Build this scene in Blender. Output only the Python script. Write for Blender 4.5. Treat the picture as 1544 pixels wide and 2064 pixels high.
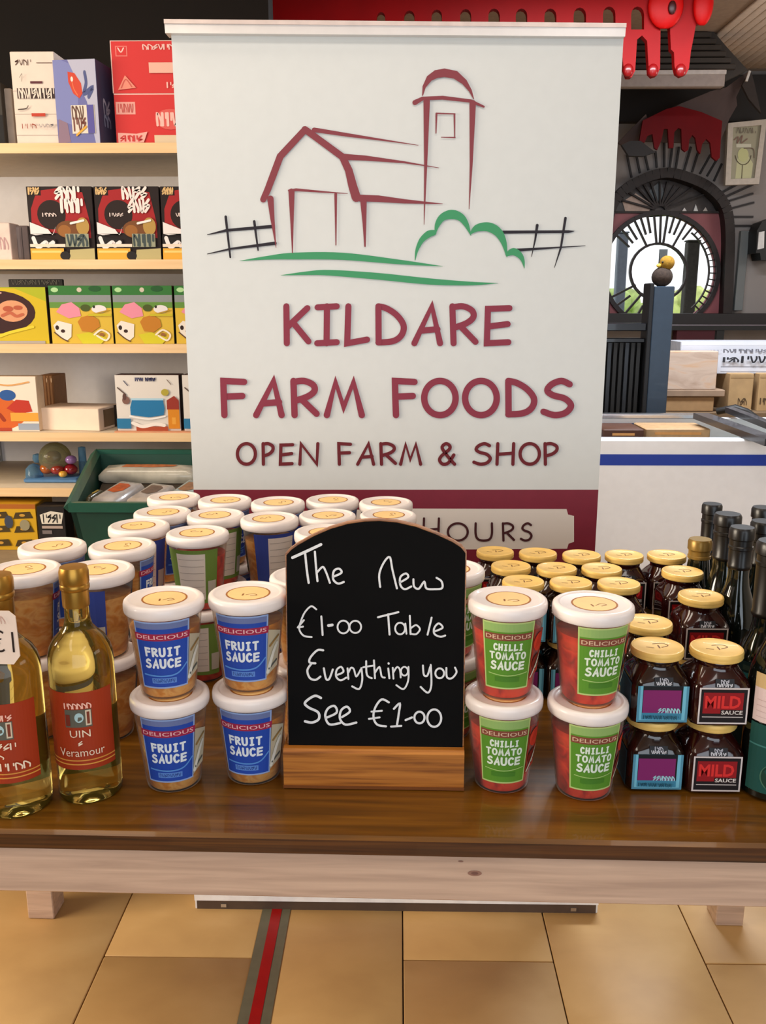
import bpy, math, random
from mathutils import Vector, Matrix
random.seed(7)
R = math.radians
for o in list(bpy.data.objects): bpy.data.objects.remove(o)
SC = bpy.context.scene
COL = SC.collection

# ------------------------------------------------------------------ camera
F = 1800.0; W0, H0 = 1544.0, 2064.0
CAMZ = 1.3126; PITCH = R(13.1); YAW = R(1.0)
cam_d = bpy.data.cameras.new('camera'); cam = bpy.data.objects.new('camera', cam_d); COL.objects.link(cam)
cam.location = (0, 0, CAMZ); cam.rotation_euler = (R(90) - PITCH, 0, YAW)
cam_d.sensor_fit = 'HORIZONTAL'; cam_d.sensor_width = 36; cam_d.lens = F / W0 * 36
cam_d.clip_start = .02; cam_d.clip_end = 100
SC.camera = cam
# ------------------------------------------------------------------ world, lights, exposure
SC.view_settings.view_transform = 'Standard'; SC.view_settings.look = 'None'
SC.view_settings.gamma = 1; SC.view_settings.use_curve_mapping = False
SC.view_settings.exposure = -0.38
wd = bpy.data.worlds.new('overcast sky'); SC.world = wd; wd.use_nodes = True
wd.node_tree.nodes['Background'].inputs[0].default_value = (.95, .97, 1, 1)
wd.node_tree.nodes['Background'].inputs[1].default_value = 1.75
def area(name, loc, rot, sx, sy, power, col):
    l = bpy.data.lights.new(name, 'AREA'); l.shape = 'RECTANGLE'; l.size = sx; l.size_y = sy
    l.energy = power; l.color = col
    o = bpy.data.objects.new(name, l); COL.objects.link(o); o.location = loc; o.rotation_euler = rot
    return o
area('ceiling_lamp_or_fill', (-1.05, -.7, 2.55), (0, 0, 0), .35, 1.4, 10, (1, .90, .76))
area('ceiling_lamp_or_fill', (.85, -.7, 2.55), (0, 0, 0), .35, 1.4, 8, (1, .95, .90))
area('ceiling_lamp_or_fill', (0, .85, 2.55), (0, 0, 0), 1.4, .3, 13, (1, .89, .76))
area('ceiling_lamp_or_fill', (-1.25, 1.5, 2.55), (0, 0, 0), 1.2, .3, 15, (1, .87, .70))  # added fill light to brighten the left shelving
area('ceiling_lamp_or_fill', (1.0, 3.2, 2.55), (0, 0, 0), 1.4, .3, 78, (.86, .93, 1))  # added cool fill for the freezer and the back area
area('side_fill', (-3.0, .7, 1.55), (0, R(-78), 0), .8, 1.6, 122, (1, .86, .68))  # added low warm fill for the shelf interiors and left floor
area('side_fill', (2.9, .6, 1.7), (0, R(70), 0), .5, 1.4, 11, (1, .91, .78))  # added weak fill for the right part of the floor
area('side_fill', (3.3, 3.9, 1.9), (0, R(105), 0), .4, 1.2, 16, (1, .95, .90))  # added fill for the far wall, ceiling and freezer
area('shop_window_daylight', (.7, -2.6, 1.2), (R(-90), 0, R(180)), 3.2, 2.2, 90, (.78, .89, 1))
SC.cycles.use_denoising = True
SC.cycles.max_bounces = 12; SC.cycles.transparent_max_bounces = 16
SC.cycles.caustics_reflective = False; SC.cycles.caustics_refractive = False

# ------------------------------------------------------------------ measuring helpers
RM = Matrix.Rotation(YAW, 3, 'Z') @ Matrix.Rotation(R(90) - PITCH, 3, 'X')
CO = Vector((0, 0, CAMZ))
def ray(px, py): return RM @ Vector(((px - W0 / 2) / F, -(py - H0 / 2) / F, -1))
def onY(px, py, Y):
    d = ray(px, py); return CO + d * (Y / d.y)
def onZ(px, py, Z):
    d = ray(px, py); return CO + d * ((Z - CAMZ) / d.z)
def onP(px, py, p0, n):
    d = ray(px, py); return CO + d * ((Vector(p0) - CO).dot(n) / d.dot(n))

# ------------------------------------------------------------------ materials
def lin(c):
    c = c / 255.0
    return c / 12.92 if c <= .04045 else ((c + .055) / 1.055) ** 2.4
def rgb(c): return (lin(c[0]), lin(c[1]), lin(c[2]), 1)
_mc = {}
def mat(c, rough=.55, metal=0., coat=0., var=.06, scale=40, spec=.5, bump=0., emit=None):
    key = (tuple(c), rough, metal, coat, var, scale, spec, bump, emit)
    if key in _mc: return _mc[key]
    m = bpy.data.materials.new('paint_%d_%d_%d' % tuple(int(x) for x in c)); m.use_nodes = True
    nt = m.node_tree; b = nt.nodes['Principled BSDF']
    b.inputs['Roughness'].default_value = rough; b.inputs['Metallic'].default_value = metal
    b.inputs['Coat Weight'].default_value = coat; b.inputs['Specular IOR Level'].default_value = spec
    base = rgb(c)
    if var > 0:
        tc = nt.nodes.new('ShaderNodeTexCoord'); n = nt.nodes.new('ShaderNodeTexNoise'); n.inputs['Scale'].default_value = scale
        n.inputs['Detail'].default_value = 3
        nt.links.new(tc.outputs['Object'], n.inputs['Vector'])
        r = nt.nodes.new('ShaderNodeValToRGB')
        r.color_ramp.elements[0].color = tuple(x * (1 - var) for x in base[:3]) + (1,)
        r.color_ramp.elements[1].color = tuple(min(1, x * (1 + var)) for x in base[:3]) + (1,)
        r.color_ramp.elements[0].position = .35; r.color_ramp.elements[1].position = .65
        nt.links.new(n.outputs['Fac'], r.inputs['Fac']); nt.links.new(r.outputs['Color'], b.inputs['Base Color'])
        if bump > 0:
            bp = nt.nodes.new('ShaderNodeBump'); bp.inputs['Strength'].default_value = bump; bp.inputs['Distance'].default_value = .002
            nt.links.new(n.outputs['Fac'], bp.inputs['Height']); nt.links.new(bp.outputs['Normal'], b.inputs['Normal'])
    else:
        b.inputs['Base Color'].default_value = base
    if emit:
        b.inputs['Emission Color'].default_value = base; b.inputs['Emission Strength'].default_value = emit
    _mc[key] = m
    return m
def ink(c): return mat(c, rough=.6, var=0, spec=.3)
def ramp_mat(name, stops, rough=.4, scale=(1, 1, 1), nscale=6, detail=4, distort=0., coat=0., coord='Object', bump=0., rnd=0., spec=.5):
    m = bpy.data.materials.new(name); m.use_nodes = True
    nt = m.node_tree; b = nt.nodes['Principled BSDF']
    b.inputs['Roughness'].default_value = rough; b.inputs['Coat Weight'].default_value = coat; b.inputs['Specular IOR Level'].default_value = spec
    tc = nt.nodes.new('ShaderNodeTexCoord'); mp = nt.nodes.new('ShaderNodeMapping'); mp.inputs['Scale'].default_value = scale
    n = nt.nodes.new('ShaderNodeTexNoise'); n.inputs['Scale'].default_value = nscale; n.inputs['Detail'].default_value = detail
    n.inputs['Distortion'].default_value = distort
    nt.links.new(tc.outputs[coord], mp.inputs['Vector']); nt.links.new(mp.outputs['Vector'], n.inputs['Vector'])
    r = nt.nodes.new('ShaderNodeValToRGB')
    while len(r.color_ramp.elements) < len(stops): r.color_ramp.elements.new(.5)
    for e, (p, c) in zip(r.color_ramp.elements, stops): e.position = p; e.color = rgb(c)
    nt.links.new(n.outputs['Fac'], r.inputs['Fac'])
    out = r.outputs['Color']
    if rnd > 0:
        oi = nt.nodes.new('ShaderNodeObjectInfo'); mr = nt.nodes.new('ShaderNodeMapRange')
        mr.inputs['To Min'].default_value = 1 - rnd; mr.inputs['To Max'].default_value = 1 + rnd
        nt.links.new(oi.outputs['Random'], mr.inputs['Value'])
        hs = nt.nodes.new('ShaderNodeHueSaturation'); nt.links.new(mr.outputs['Result'], hs.inputs['Value']); nt.links.new(out, hs.inputs['Color'])
        out = hs.outputs['Color']
    nt.links.new(out, b.inputs['Base Color'])
    if bump > 0:
        bp = nt.nodes.new('ShaderNodeBump'); bp.inputs['Strength'].default_value = bump; bp.inputs['Distance'].default_value = .002
        nt.links.new(n.outputs['Fac'], bp.inputs['Height']); nt.links.new(bp.outputs['Normal'], b.inputs['Normal'])
    return m
def clear_plastic(name, tint, amount):
    m = bpy.data.materials.new(name); m.use_nodes = True; nt = m.node_tree
    for n in list(nt.nodes): nt.nodes.remove(n)
    o = nt.nodes.new('ShaderNodeOutputMaterial'); t = nt.nodes.new('ShaderNodeBsdfTransparent'); t.inputs[0].default_value = rgb(tint)
    p = nt.nodes.new('ShaderNodeBsdfPrincipled'); p.inputs['Base Color'].default_value = rgb(tint); p.inputs['Roughness'].default_value = .12
    fr = nt.nodes.new('ShaderNodeFresnel'); fr.inputs[0].default_value = 1.3
    ma = nt.nodes.new('ShaderNodeMath'); ma.operation = 'MULTIPLY_ADD'; ma.inputs[1].default_value = .45; ma.inputs[2].default_value = amount; ma.use_clamp = True
    mx = nt.nodes.new('ShaderNodeMixShader')
    nt.links.new(fr.outputs[0], ma.inputs[0]); nt.links.new(ma.outputs[0], mx.inputs[0])
    nt.links.new(t.outputs[0], mx.inputs[1]); nt.links.new(p.outputs[0], mx.inputs[2]); nt.links.new(mx.outputs[0], o.inputs[0])
    return m
def liquid_glass(name, col, ior, body, bodymix):
    m = bpy.data.materials.new(name); m.use_nodes = True; nt = m.node_tree
    p = nt.nodes['Principled BSDF']; o = nt.nodes['Material Output']
    p.inputs['Base Color'].default_value = rgb(col); p.inputs['Transmission Weight'].default_value = 1
    p.inputs['Roughness'].default_value = .02; p.inputs['IOR'].default_value = ior
    d = nt.nodes.new('ShaderNodeBsdfPrincipled'); d.inputs['Base Color'].default_value = rgb(body); d.inputs['Roughness'].default_value = .08
    mx = nt.nodes.new('ShaderNodeMixShader'); mx.inputs[0].default_value = bodymix
    nt.links.new(p.outputs[0], mx.inputs[1]); nt.links.new(d.outputs[0], mx.inputs[2]); nt.links.new(mx.outputs[0], o.inputs[0])
    return m

M_TOP = ramp_mat('oak_top', [(.25, (74, 46, 4)), (.5, (104, 64, 7)), (.75, (132, 86, 16))], .36, (1.5, 26, 26), 3, 6, .6, .25, bump=.08)
M_TOPE = ramp_mat('oak_edge', [(.3, (46, 24, 5)), (.5, (74, 40, 10)), (.7, (96, 56, 18))], .4, (1.2, 30, 60), 3, 6, .8, .2)
M_PINE = ramp_mat('limed_pine', [(.3, (182, 153, 133)), (.5, (200, 170, 148)), (.7, (214, 184, 160))], .5, (1.6, 20, 34), 3, 5, .5)
M_BASEWOOD = ramp_mat('waxed_pine', [(.3, (128, 72, 20)), (.5, (176, 108, 38)), (.7, (200, 130, 52))], .4, (2, 60, 60), 3, 5, .6, .2)
M_TILE = ramp_mat('stone_tile', [(.25, (196, 154, 98)), (.5, (210, 168, 108)), (.75, (222, 182, 122))], .5, (1, 1.4, 1), 5, 8, .3, rnd=.015, bump=.05)
M_SHELF = ramp_mat('beech_shelf', [(.3, (226, 186, 134)), (.6, (238, 202, 154))], .5, (1, 20, 20), 3)
M_LIGHTWOOD = ramp_mat('fresh_sawn_wood', [(.3, (188, 158, 138)), (.5, (214, 190, 172)), (.65, (216, 172, 134)), (.8, (200, 172, 152))], .7, (2, 6, 9), 2.2, 4, 1.2)
M_CARD = mat((186, 152, 108), .8, var=.08, scale=18)
M_GOLD = mat((246, 204, 112), .5, metal=.1, coat=.05, var=.05, scale=60)
M_CAPS = mat((176, 130, 52), .33, metal=.75, var=.1, scale=30)
M_LID = mat((242, 233, 229), .4, coat=.2, var=.03, scale=30)
M_STICK = mat((252, 214, 146), .6, var=.04)
M_STICKRING = ink((170, 108, 50))
M_BLACK = mat((18, 17, 17), .5, var=.1, scale=20)
M_TUB = clear_plastic('clear_tub_plastic', (248, 244, 238), .035)
M_CURRY = ramp_mat('curry_sauce', [(.3, (176, 104, 16)), (.46, (216, 140, 34)), (.58, (232, 178, 96)), (.75, (200, 118, 24))], .35, (1, 1, 1.6), 34, 3, .8)
M_TOMATO = ramp_mat('tomato_sauce', [(.3, (130, 24, 8)), (.46, (206, 44, 24)), (.6, (232, 72, 40)), (.78, (170, 52, 16))], .3, (1, 1, 1), 38, 2, .8)
M_JAM = ramp_mat('jam_behind_glass', [(.3, (18, 8, 6)), (.6, (38, 17, 10)), (.8, (56, 28, 14))], .12, (1, 1, 1), 30, 2, .5, coat=.6)
M_JAMRED = ramp_mat('red_relish_behind_glass', [(.3, (28, 7, 6)), (.6, (52, 13, 11)), (.8, (70, 24, 16))], .12, (1, 1, 1), 30, 2, .5, coat=.6)
M_WINE = liquid_glass('pale_wine_bottle_glass', (240, 222, 130), 1.34, (206, 170, 60), .10)
M_DARKGLASS = mat((10, 16, 13), .07, coat=.5, var=.1, scale=20)
M_DARKCAP = mat((14, 10, 9), .35, coat=.1, var=.1)
M_CHROME = mat((214, 214, 216), .22, metal=.9, var=.02)
M_WHITE = mat((236, 234, 232), .45, var=.02)
M_GREY = mat((176, 172, 168), .7, var=.03)
M_TEALCRATE = mat((14, 62, 50), .5, var=.12, scale=14)

# ------------------------------------------------------------------ mesh builder
class MB:
    def __init__(s): s.v = []; s.f = []; s.m = []; s.mats = []
    def mi(s, m):
        if m not in s.mats: s.mats.append(m)
        return s.mats.index(m)
    def add(s, vs, fs, m):
        k = len(s.v); i = s.mi(m)
        s.v.extend(tuple(v) for v in vs)
        for f in fs: s.f.append(tuple(k + a for a in f)); s.m.append(i)
    def box(s, x0, x1, y0, y1, z0, z1, m, bev=0., taper=None):
        if bev <= 0:
            vs = [(x, y, z) for z in (z0, z1) for x, y in ((x0, y0), (x1, y0), (x1, y1), (x0, y1))]
            s.add(vs, [(3, 2, 1, 0), (4, 5, 6, 7), (0, 1, 5, 4), (1, 2, 6, 5), (2, 3, 7, 6), (3, 0, 4, 7)], m); return
        b = min(bev, (x1 - x0) * .49, (y1 - y0) * .49, (z1 - z0) * .49)
        rings = []
        for z, i in ((z0, b), (z0 + b, 0), (z1 - b, 0), (z1, b)):
            c = b if i == 0 else b
            a0, a1, b0, b1 = x0 + i, x1 - i, y0 + i, y1 - i
            rings.append([(a0 + c, b0, z), (a1 - c, b0, z), (a1, b0 + c, z), (a1, b1 - c, z), (a1 - c, b1, z), (a0 + c, b1, z), (a0, b1 - c, z), (a0, b0 + c, z)])
        s.loft(rings, m)
    def loft(s, rings, m, cap0=True, cap1=True, closed=True):
        n = len(rings[0]); vs = [p for r in rings for p in r]; fs = []
        for i in range(len(rings) - 1):
            for j in range(n if closed else n - 1):
                k = (j + 1) % n
                fs.append((i * n + j, i * n + k, (i + 1) * n + k, (i + 1) * n + j))
        if cap0: fs.append(tuple(reversed(range(n))))
        if cap1: fs.append(tuple((len(rings) - 1) * n + j for j in range(n)))
        s.add(vs, fs, m)
    def lathe(s, prof, m, n=36, c=(0, 0, 0)):
        rings = [[(c[0] + r * math.cos(2 * math.pi * j / n), c[1] + r * math.sin(2 * math.pi * j / n), c[2] + z) for j in range(n)] for r, z in prof]
        s.loft(rings, m)
    def bar(s, a, b, w, m, d=None, up=(0, 1, 0)):
        a = Vector(a); b = Vector(b); d = w if d is None else d
        t = (b - a)
        if t.length < 1e-6: return
        t.normalize(); u = Vector(up); u = (u - t * u.dot(t))
        if u.length < 1e-4: u = Vector((1, 0, 0)) - t * t.x
        u.normalize(); v = t.cross(u)
        q = [u * d / 2 + v * w / 2, u * d / 2 - v * w / 2, -u * d / 2 - v * w / 2, -u * d / 2 + v * w / 2]
        s.loft([[a + x for x in q], [b + x for x in q]], m)
    def tube(s, pts, r, m, n=8):
        pts = [Vector(p) for p in pts]; rings = []
        for i, p in enumerate(pts):
            t = (pts[min(i + 1, len(pts) - 1)] - pts[max(i - 1, 0)]).normalized()
            u = Vector((0, 0, 1)); u = u - t * u.dot(t)
            if u.length < 1e-3: u = Vector((1, 0, 0)) - t * t.x
            u.normalize(); v = t.cross(u); rr = r[i] if isinstance(r, (list, tuple)) else r
            rings.append([p + u * rr * math.cos(2 * math.pi * j / n) + v * rr * math.sin(2 * math.pi * j / n) for j in range(n)])
        s.loft(rings, m)
    def ball(s, c, rx, ry, rz, m, n=16, k=10, lump=0.):
        rings = []
        for i in range(1, k):
            a = math.pi * i / k - math.pi / 2
            rings.append([(c[0] + rx * math.cos(a) * math.cos(2 * math.pi * j / n) * (1 + lump * random.uniform(-1, 1)),
                           c[1] + ry * math.cos(a) * math.sin(2 * math.pi * j / n) * (1 + lump * random.uniform(-1, 1)),
                           c[2] + rz * math.sin(a)) for j in range(n)])
        s.loft(rings, m)
    def build(s, name, parent=None, smooth=40, off=(0, 0, 0)):
        me = bpy.data.meshes.new(name)
        o3 = Vector(off)
        me.from_pydata([Vector(v) - o3 for v in s.v], [], s.f)
        for m in s.mats: me.materials.append(m)
        me.polygons.foreach_set('material_index', s.m)
        if smooth:
            me.polygons.foreach_set('use_smooth', [True] * len(me.polygons))
            me.set_sharp_from_angle(angle=R(smooth))
        me.update()
        o = bpy.data.objects.new(name, me); COL.objects.link(o)
        if parent is not None: o.parent = parent
        return o
def thing(name, label, cat, loc=(0, 0, 0), rz=0, group=None):
    o = bpy.data.objects.new(name, None); COL.objects.link(o); o.empty_display_size = .05
    o.location = loc; o.rotation_euler = (0, 0, rz); o['label'] = label; o['category'] = cat
    if group: o['group'] = group
    return o
def tag(o, label, cat, group=None):
    o['label'] = label; o['category'] = cat
    if group: o['group'] = group
    return o
def struct(o): o['kind'] = 'structure'; return o
def copy_tree(src, loc, rz, label, group=None):
    r = src.copy(); COL.objects.link(r); r.location = loc; r.rotation_euler = (0, 0, rz); r['label'] = label
    if group: r['group'] = group
    for c in list(src.children):
        k = c.copy(); COL.objects.link(k); k.parent = r
        for g in list(c.children):
            q = g.copy(); COL.objects.link(q); q.parent = k
    return r
def plate(outer, holes, thick):
    """flat outline with holes -> (verts (x, y depth, z), faces); outline points are (x, z)"""
    cu = bpy.data.curves.new('outline', 'CURVE'); cu.dimensions = '2D'; cu.fill_mode = 'BOTH'; cu.extrude = thick / 2
    for pts in [outer] + list(holes):
        sp = cu.splines.new('POLY'); sp.points.add(len(pts) - 1)
        for p, q in zip(sp.points, pts): p.co = (q[0], q[1], 0, 1)
        sp.use_cyclic_u = True
    return _geo(cu, lambda v: (v.x, v.z, v.y))
def _geo(cu, fn):
    o = bpy.data.objects.new('outline', cu); COL.objects.link(o)
    dg = bpy.context.evaluated_depsgraph_get(); dg.update()
    me = bpy.data.meshes.new_from_object(o.evaluated_get(dg))
    vs = [fn(v.co) for v in me.vertices]; fs = [tuple(p.vertices) for p in me.polygons]
    bpy.data.objects.remove(o); bpy.data.meshes.remove(me); bpy.data.curves.remove(cu)
    return vs, fs
_tc = {}
def text_geo(s, bold=.02):
    """(verts (x, y) with the line centred and capital height 1, faces)"""
    if (s, bold) not in _tc:
        cu = bpy.data.curves.new('lettering', 'FONT'); cu.body = s; cu.offset = bold; cu.resolution_u = 2
        vs, fs = _geo(cu, lambda v: (v.x, v.y))
        x0 = min(v[0] for v in vs); x1 = max(v[0] for v in vs); y0 = min(v[1] for v in vs); y1 = max(v[1] for v in vs)
        h = y1 - y0
        _tc[(s, bold)] = ([((v[0] - (x0 + x1) / 2) / h, (v[1] - y0) / h) for v in vs], fs, (x1 - x0) / h)
    return _tc[(s, bold)]

def crom(pts, k=6):
    if len(pts) < 3: return pts
    out = []
    n = len(pts); closed = pts[0][:2] == pts[-1][:2]
    for i in range(n - 1):
        p0 = pts[i - 1] if i > 0 else (pts[-2] if closed else pts[0]); p1 = pts[i]; p2 = pts[i + 1]
        p3 = pts[i + 2] if i + 2 < n else (pts[1] if closed else pts[-1])
        for j in range(k):
            t = j / k
            out.append(tuple(.5 * ((2 * b) + (-a + c) * t + (2 * a - 5 * b + 4 * c - d) * t * t + (-a + 3 * b - 3 * c + d) * t ** 3) for a, b, c, d in zip(p0, p1, p2, p3)))
    out.append(tuple(pts[-1])); return out
def stroke2d(pts, w=None, smooth=True, caps=True, k=6):
    """round-ended pen stroke in 2D as one mitred strip -> verts, faces; points (x, y) or (x, y, width)"""
    p = [tuple(q) if len(q) == 3 else (q[0], q[1], w) for q in pts]
    if smooth: p = crom(p, k)
    q = [p[0]]
    for a in p[1:]:
        if math.hypot(a[0] - q[-1][0], a[1] - q[-1][1]) > 1e-7: q.append(a)
    p = q; n = len(p)
    if n < 2: return [], []
    closed = n > 3 and math.hypot(p[0][0] - p[-1][0], p[0][1] - p[-1][1]) < 1e-6
    d = []
    for a, b in zip(p, p[1:]):
        l = math.hypot(b[0] - a[0], b[1] - a[1]); d.append(((b[0] - a[0]) / l, (b[1] - a[1]) / l))
    vs, fs = [], []
    for i in range(n):
        d0 = d[i - 1] if i > 0 else (d[-1] if closed else d[0]); d1 = d[i] if i < n - 1 else (d[0] if closed else d[-1])
        nx, ny = -(d0[1] + d1[1]), d0[0] + d1[0]; l = math.hypot(nx, ny)
        if l < 1e-6: nx, ny, l = -d0[1], d0[0], 1
        nx /= l; ny /= l; c = max(.5, nx * -d0[1] + ny * d0[0]); r = p[i][2] / 2 / c
        vs += [(p[i][0] + nx * r, p[i][1] + ny * r), (p[i][0] - nx * r, p[i][1] - ny * r)]
    fs = [(2 * i, 2 * i + 1, 2 * i + 3, 2 * i + 2) for i in range(n - 1)]
    if caps and not closed:
        for e, dd in ((0, (-d[0][0], -d[0][1])), (n - 1, d[-1])):
            r = p[e][2] / 2; a0 = math.atan2(dd[1], dd[0]); i = len(vs)
            vs += [(p[e][0] + r * math.cos(a0 + R(t)), p[e][1] + r * math.sin(a0 + R(t))) for t in range(-90, 91, 30)]
            fs.append(tuple(range(i, i + 7)))
    return vs, fs
def ell(cx, cy, rx, ry, n=24, a0=0, a1=360):
    return [(cx + rx * math.cos(R(a0 + (a1 - a0) * i / n)), cy + ry * math.sin(R(a0 + (a1 - a0) * i / n))) for i in range(n + (a1 - a0 != 360))]
GL = {'T': [[(0, .02), (1, 0)], [(.5, 0), (.48, 1)]], 'C': [[(.95, .15), (.6, 0), (.2, .15), (.02, .5), (.2, .88), (.6, 1), (.98, .85)]],
      'K': [[(0, 0), (0.02, 1)], [(.95, .05), (.05, .56)], [(.3, .44), (1, .95)]], 'I': [[(.02, .03), (1, 0)], [(.5, 0), (.48, 1)], [(0, 1), (1, .97)]], 'L': [[(.08, 0), (0.02, 1), (1, .9)]],
      'D': [[(.03, .03), (.04, .98)], [(.03, .0), (.35, .06), (.75, .25), (1, .52), (.92, .78), (.6, .94), (.03, .98)]], 'A': [[(0, 1), (.68, 0), (1, 1)], [(.25, .66), (.9, .62)]],
      'R': [[(0, 0), (.05, 1)], [(0, .03), (.45, .0), (.85, .12), (.9, .3), (.6, .46), (.08, .58)], [(.35, .54), (1, .96)]],
      'E': [[(1, .05), (.05, .07), (0, 1), (.95, .97)], [(.04, .55), (.92, .48)]], 'F': [[(1, .03), (.05, 0), (.07, .5), (.1, 1)], [(.07, .46), (.92, .44)]], 'M': [[(0, 1), (.25, .03), (.48, .78), (.76, .03), (1, 1)]],
      'S': [[(.95, .1), (.65, .0), (.3, .1), (.14, .28), (.35, .42), (.78, .52), (1, .72), (.8, .93), (.4, 1), (0, .9)]], 'P': [[(0, 0), (.03, 1)], [(0, .03), (.5, .0), (.95, .13), (.95, .33), (.6, .5), (.05, .6)]],
      'N': [[(0, 1), (.06, 0), (.94, 1), (1, 0)]], 'H': [[(.05, 0), (0, 1)], [(1, 0), (.95, 1)], [(.02, .52), (.98, .46)]], '&': [[(1, 1), (.7, .75), (.25, .3), (.22, .12), (.45, 0), (.68, .1), (.65, .28), (.15, .6), (.03, .82), (.25, 1), (.6, .93), (.95, .55)]],
      'U': [[(0, 0), (0, .62), (.15, .92), (.5, 1), (.85, .92), (1, .62), (1, 0)]], 'O': [ell(.5, .5, .5, .5, 20) + [(1, .5)]]}
class Print:
    """flat print on a surface: fn(u, v, layer) -> 3D point"""
    def __init__(s, fn): s.mb = MB(); s.fn = fn; s.l = 0
    def poly(s, pts, c, grid=0):
        s.l += 1; m = c if hasattr(c, 'node_tree') else ink(c)
        s.mb.add([s.fn(u, v, s.l) for u, v in pts], [tuple(range(len(pts)))], m)
    def rect(s, u0, v0, u1, v1, c, n=1):
        s.l += 1; m = c if hasattr(c, 'node_tree') else ink(c); vs = []
        for i in range(n + 1):
            u = u0 + (u1 - u0) * i / n; vs += [s.fn(u, v0, s.l), s.fn(u, v1, s.l)]
        s.mb.add(vs, [(2 * i, 2 * i + 2, 2 * i + 3, 2 * i + 1) for i in range(n)], m)
    def oval(s, cx, cy, rx, ry, c): s.poly(ell(cx, cy, rx, ry), c)
    def pen(s, pts, w, c, smooth=True):
        s.l += 1; m = c if hasattr(c, 'node_tree') else ink(c)
        vs, fs = stroke2d(pts, w, smooth); s.mb.add([s.fn(u, v, s.l) for u, v in vs], fs, m)
    def text(s, t, cu, v0, h, c, wide=1., bold=.02, maxw=None):
        s.l += 1; m = c if hasattr(c, 'node_tree') else ink(c)
        vs, fs, w = text_geo(t, bold)
        if maxw: wide = maxw / (w * h)
        s.mb.add([s.fn(cu + x * h * wide, v0 + y * h, s.l) for x, y in vs], fs, m)
    def block(s, t, cu, v0, h, maxw, c, w):
        s.l += 1; m = c if hasattr(c, 'node_tree') else ink(c); n = len(t); cw = maxw / n
        for i, ch in enumerate(t):
            x0 = cu - maxw / 2 + i * cw + w * .55; gw = cw - w * 1.25
            if ch == 'I': x0 += gw * .2; gw *= .6
            for k, st in enumerate(GL[ch]):
                vs, fs = stroke2d([(x0 + gw * u, v0 + w / 2 + (h - w) * (1 - v)) for u, v in st], w, len(st) >= 5 and ch not in 'M', True, 4)
                s.mb.add([s.fn(u, v, s.l + .3 * k) for u, v in vs], fs, m)
        s.l += 1
    def scrib(s, u0, v0, u1, v1, n, c, w):
        """row of small unreadable marks"""
        for i in range(n):
            x = u0 + (u1 - u0) * (i + .15) / n; x2 = u0 + (u1 - u0) * (i + .85) / n; k = random.randrange(4); vm = v0 + (v1 - v0) * random.uniform(.3, .7)
            if k == 0: s.pen([(x, v1), (x, v0)], w * 1.3, c, False); s.pen([(x2, v1), (x2, vm)], w, c, False)
            elif k == 1: s.pen([(x, v0), (x, v1), (x2, vm), (x2, v0)], w * 1.1, c)
            elif k == 2: s.pen([(x2, v1), (x, vm), (x2, vm), (x, v0)], w * 1.1, c)
            else: s.pen([(x, v1), ((x + x2) / 2, v0), (x2, vm), (x2, v1)], w, c)
    def build(s, name, parent, off=(0, 0, 0)): return s.mb.build(name, parent, 0, off)

# ================================================================== SETTING
TOPZ = .735
# floor with its stone tiles
m = MB(); m.box(-3.4, 3.6, -3.3, 5.7, -.12, -.008, mat((66, 56, 42), .8))
floor = struct(m.build('floor'))
X0 = onZ(811.5, 1835, 0).x; TW = onZ(1091.8, 1835, 0).x - X0
tile_me = None
for ci in range(-5, 6):
    for rj in range(-1, 4):
        y0 = 1.58 + (0 if ci % 2 == 0 else .3) + (rj - 1) * .6 - .6
        if y0 > 2.2: continue
        if tile_me is None:
            m = MB(); m.box(.0014, TW - .0014, .0014, .5986, -.010, 0, M_TILE, .0012)
            t = m.build('tile', floor); tile_me = t.data
        else:
            t = bpy.data.objects.new('tile', tile_me); COL.objects.link(t); t.parent = floor
        t.location = (X0 + ci * TW, y0, 0)
m = MB(); m.box(-3.4, 3.6, 2.8, 5.7, -.008, -.001, M_TILE); o = m.build('paving', floor)
# floor marking tape
a = onZ(571, 1830, 0); b = onZ(514, 2064, 0)
m = MB()
tx = (onZ(556, 1830, 0).x + onZ(514, 2064, 0).x) / 2
m.box(tx - .031, tx + .031, .55, 1.95, 0, .0012, mat((112, 108, 88), .5))
m.box(tx - .010, tx + .012, .55, 1.95, .0012, .0018, mat((168, 18, 16), .45))
tag(m.build('floor_tape'), 'grey floor tape with a red centre stripe on the tiles under the table', 'tape')
# room shell
CEIL = 2.61
m = MB(); vs, fs = plate([(-3.4, -3.3), (3.6, -3.3), (3.6, 5.7), (-3.4, 5.7)], [], .06)
m.add([(v[0], v[2], CEIL + .035 + v[1]) for v in vs], fs, mat((176, 150, 130), .7)); ceiling = struct(m.build('ceiling'))
m = MB(); m.box(0, .042, 4.0, 5.5, -.010, 0, mat((236, 214, 196), .6), .002); pl = m.build('plank', ceiling); pl.location = (1.56, 0, CEIL + .005)
for i in range(1, 34):
    q = bpy.data.objects.new('plank', pl.data); COL.objects.link(q); q.parent = ceiling
    q.location = (1.56 + i * .045, max(0, min(.9, (.02 + i * .045) * 1.0)) * 0 , CEIL + .005)
m = MB(); m.box(-3.45, -3.4, -3.3, 5.7, 0, 2.7, mat((196, 186, 172), .8)); struct(m.build('wall_left'))
m = MB(); m.box(3.6, 3.65, -3.3, 5.7, 0, 2.7, mat((196, 186, 172), .8)); struct(m.build('wall_right'))
m = MB(); m.box(-3.4, 3.6, -3.4, -3.3, 0, 2.7, mat((150, 142, 132), .8)); struct(m.build('wall_front'))
xe = onY(541, 20, 2.85).x
m = MB(); m.box(-3.4, xe, 2.85, 2.95, 0, 2.66, mat((15, 8, 4), .7, var=.2, scale=5, spec=.2)); struct(m.build('wall_partition'))

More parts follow.
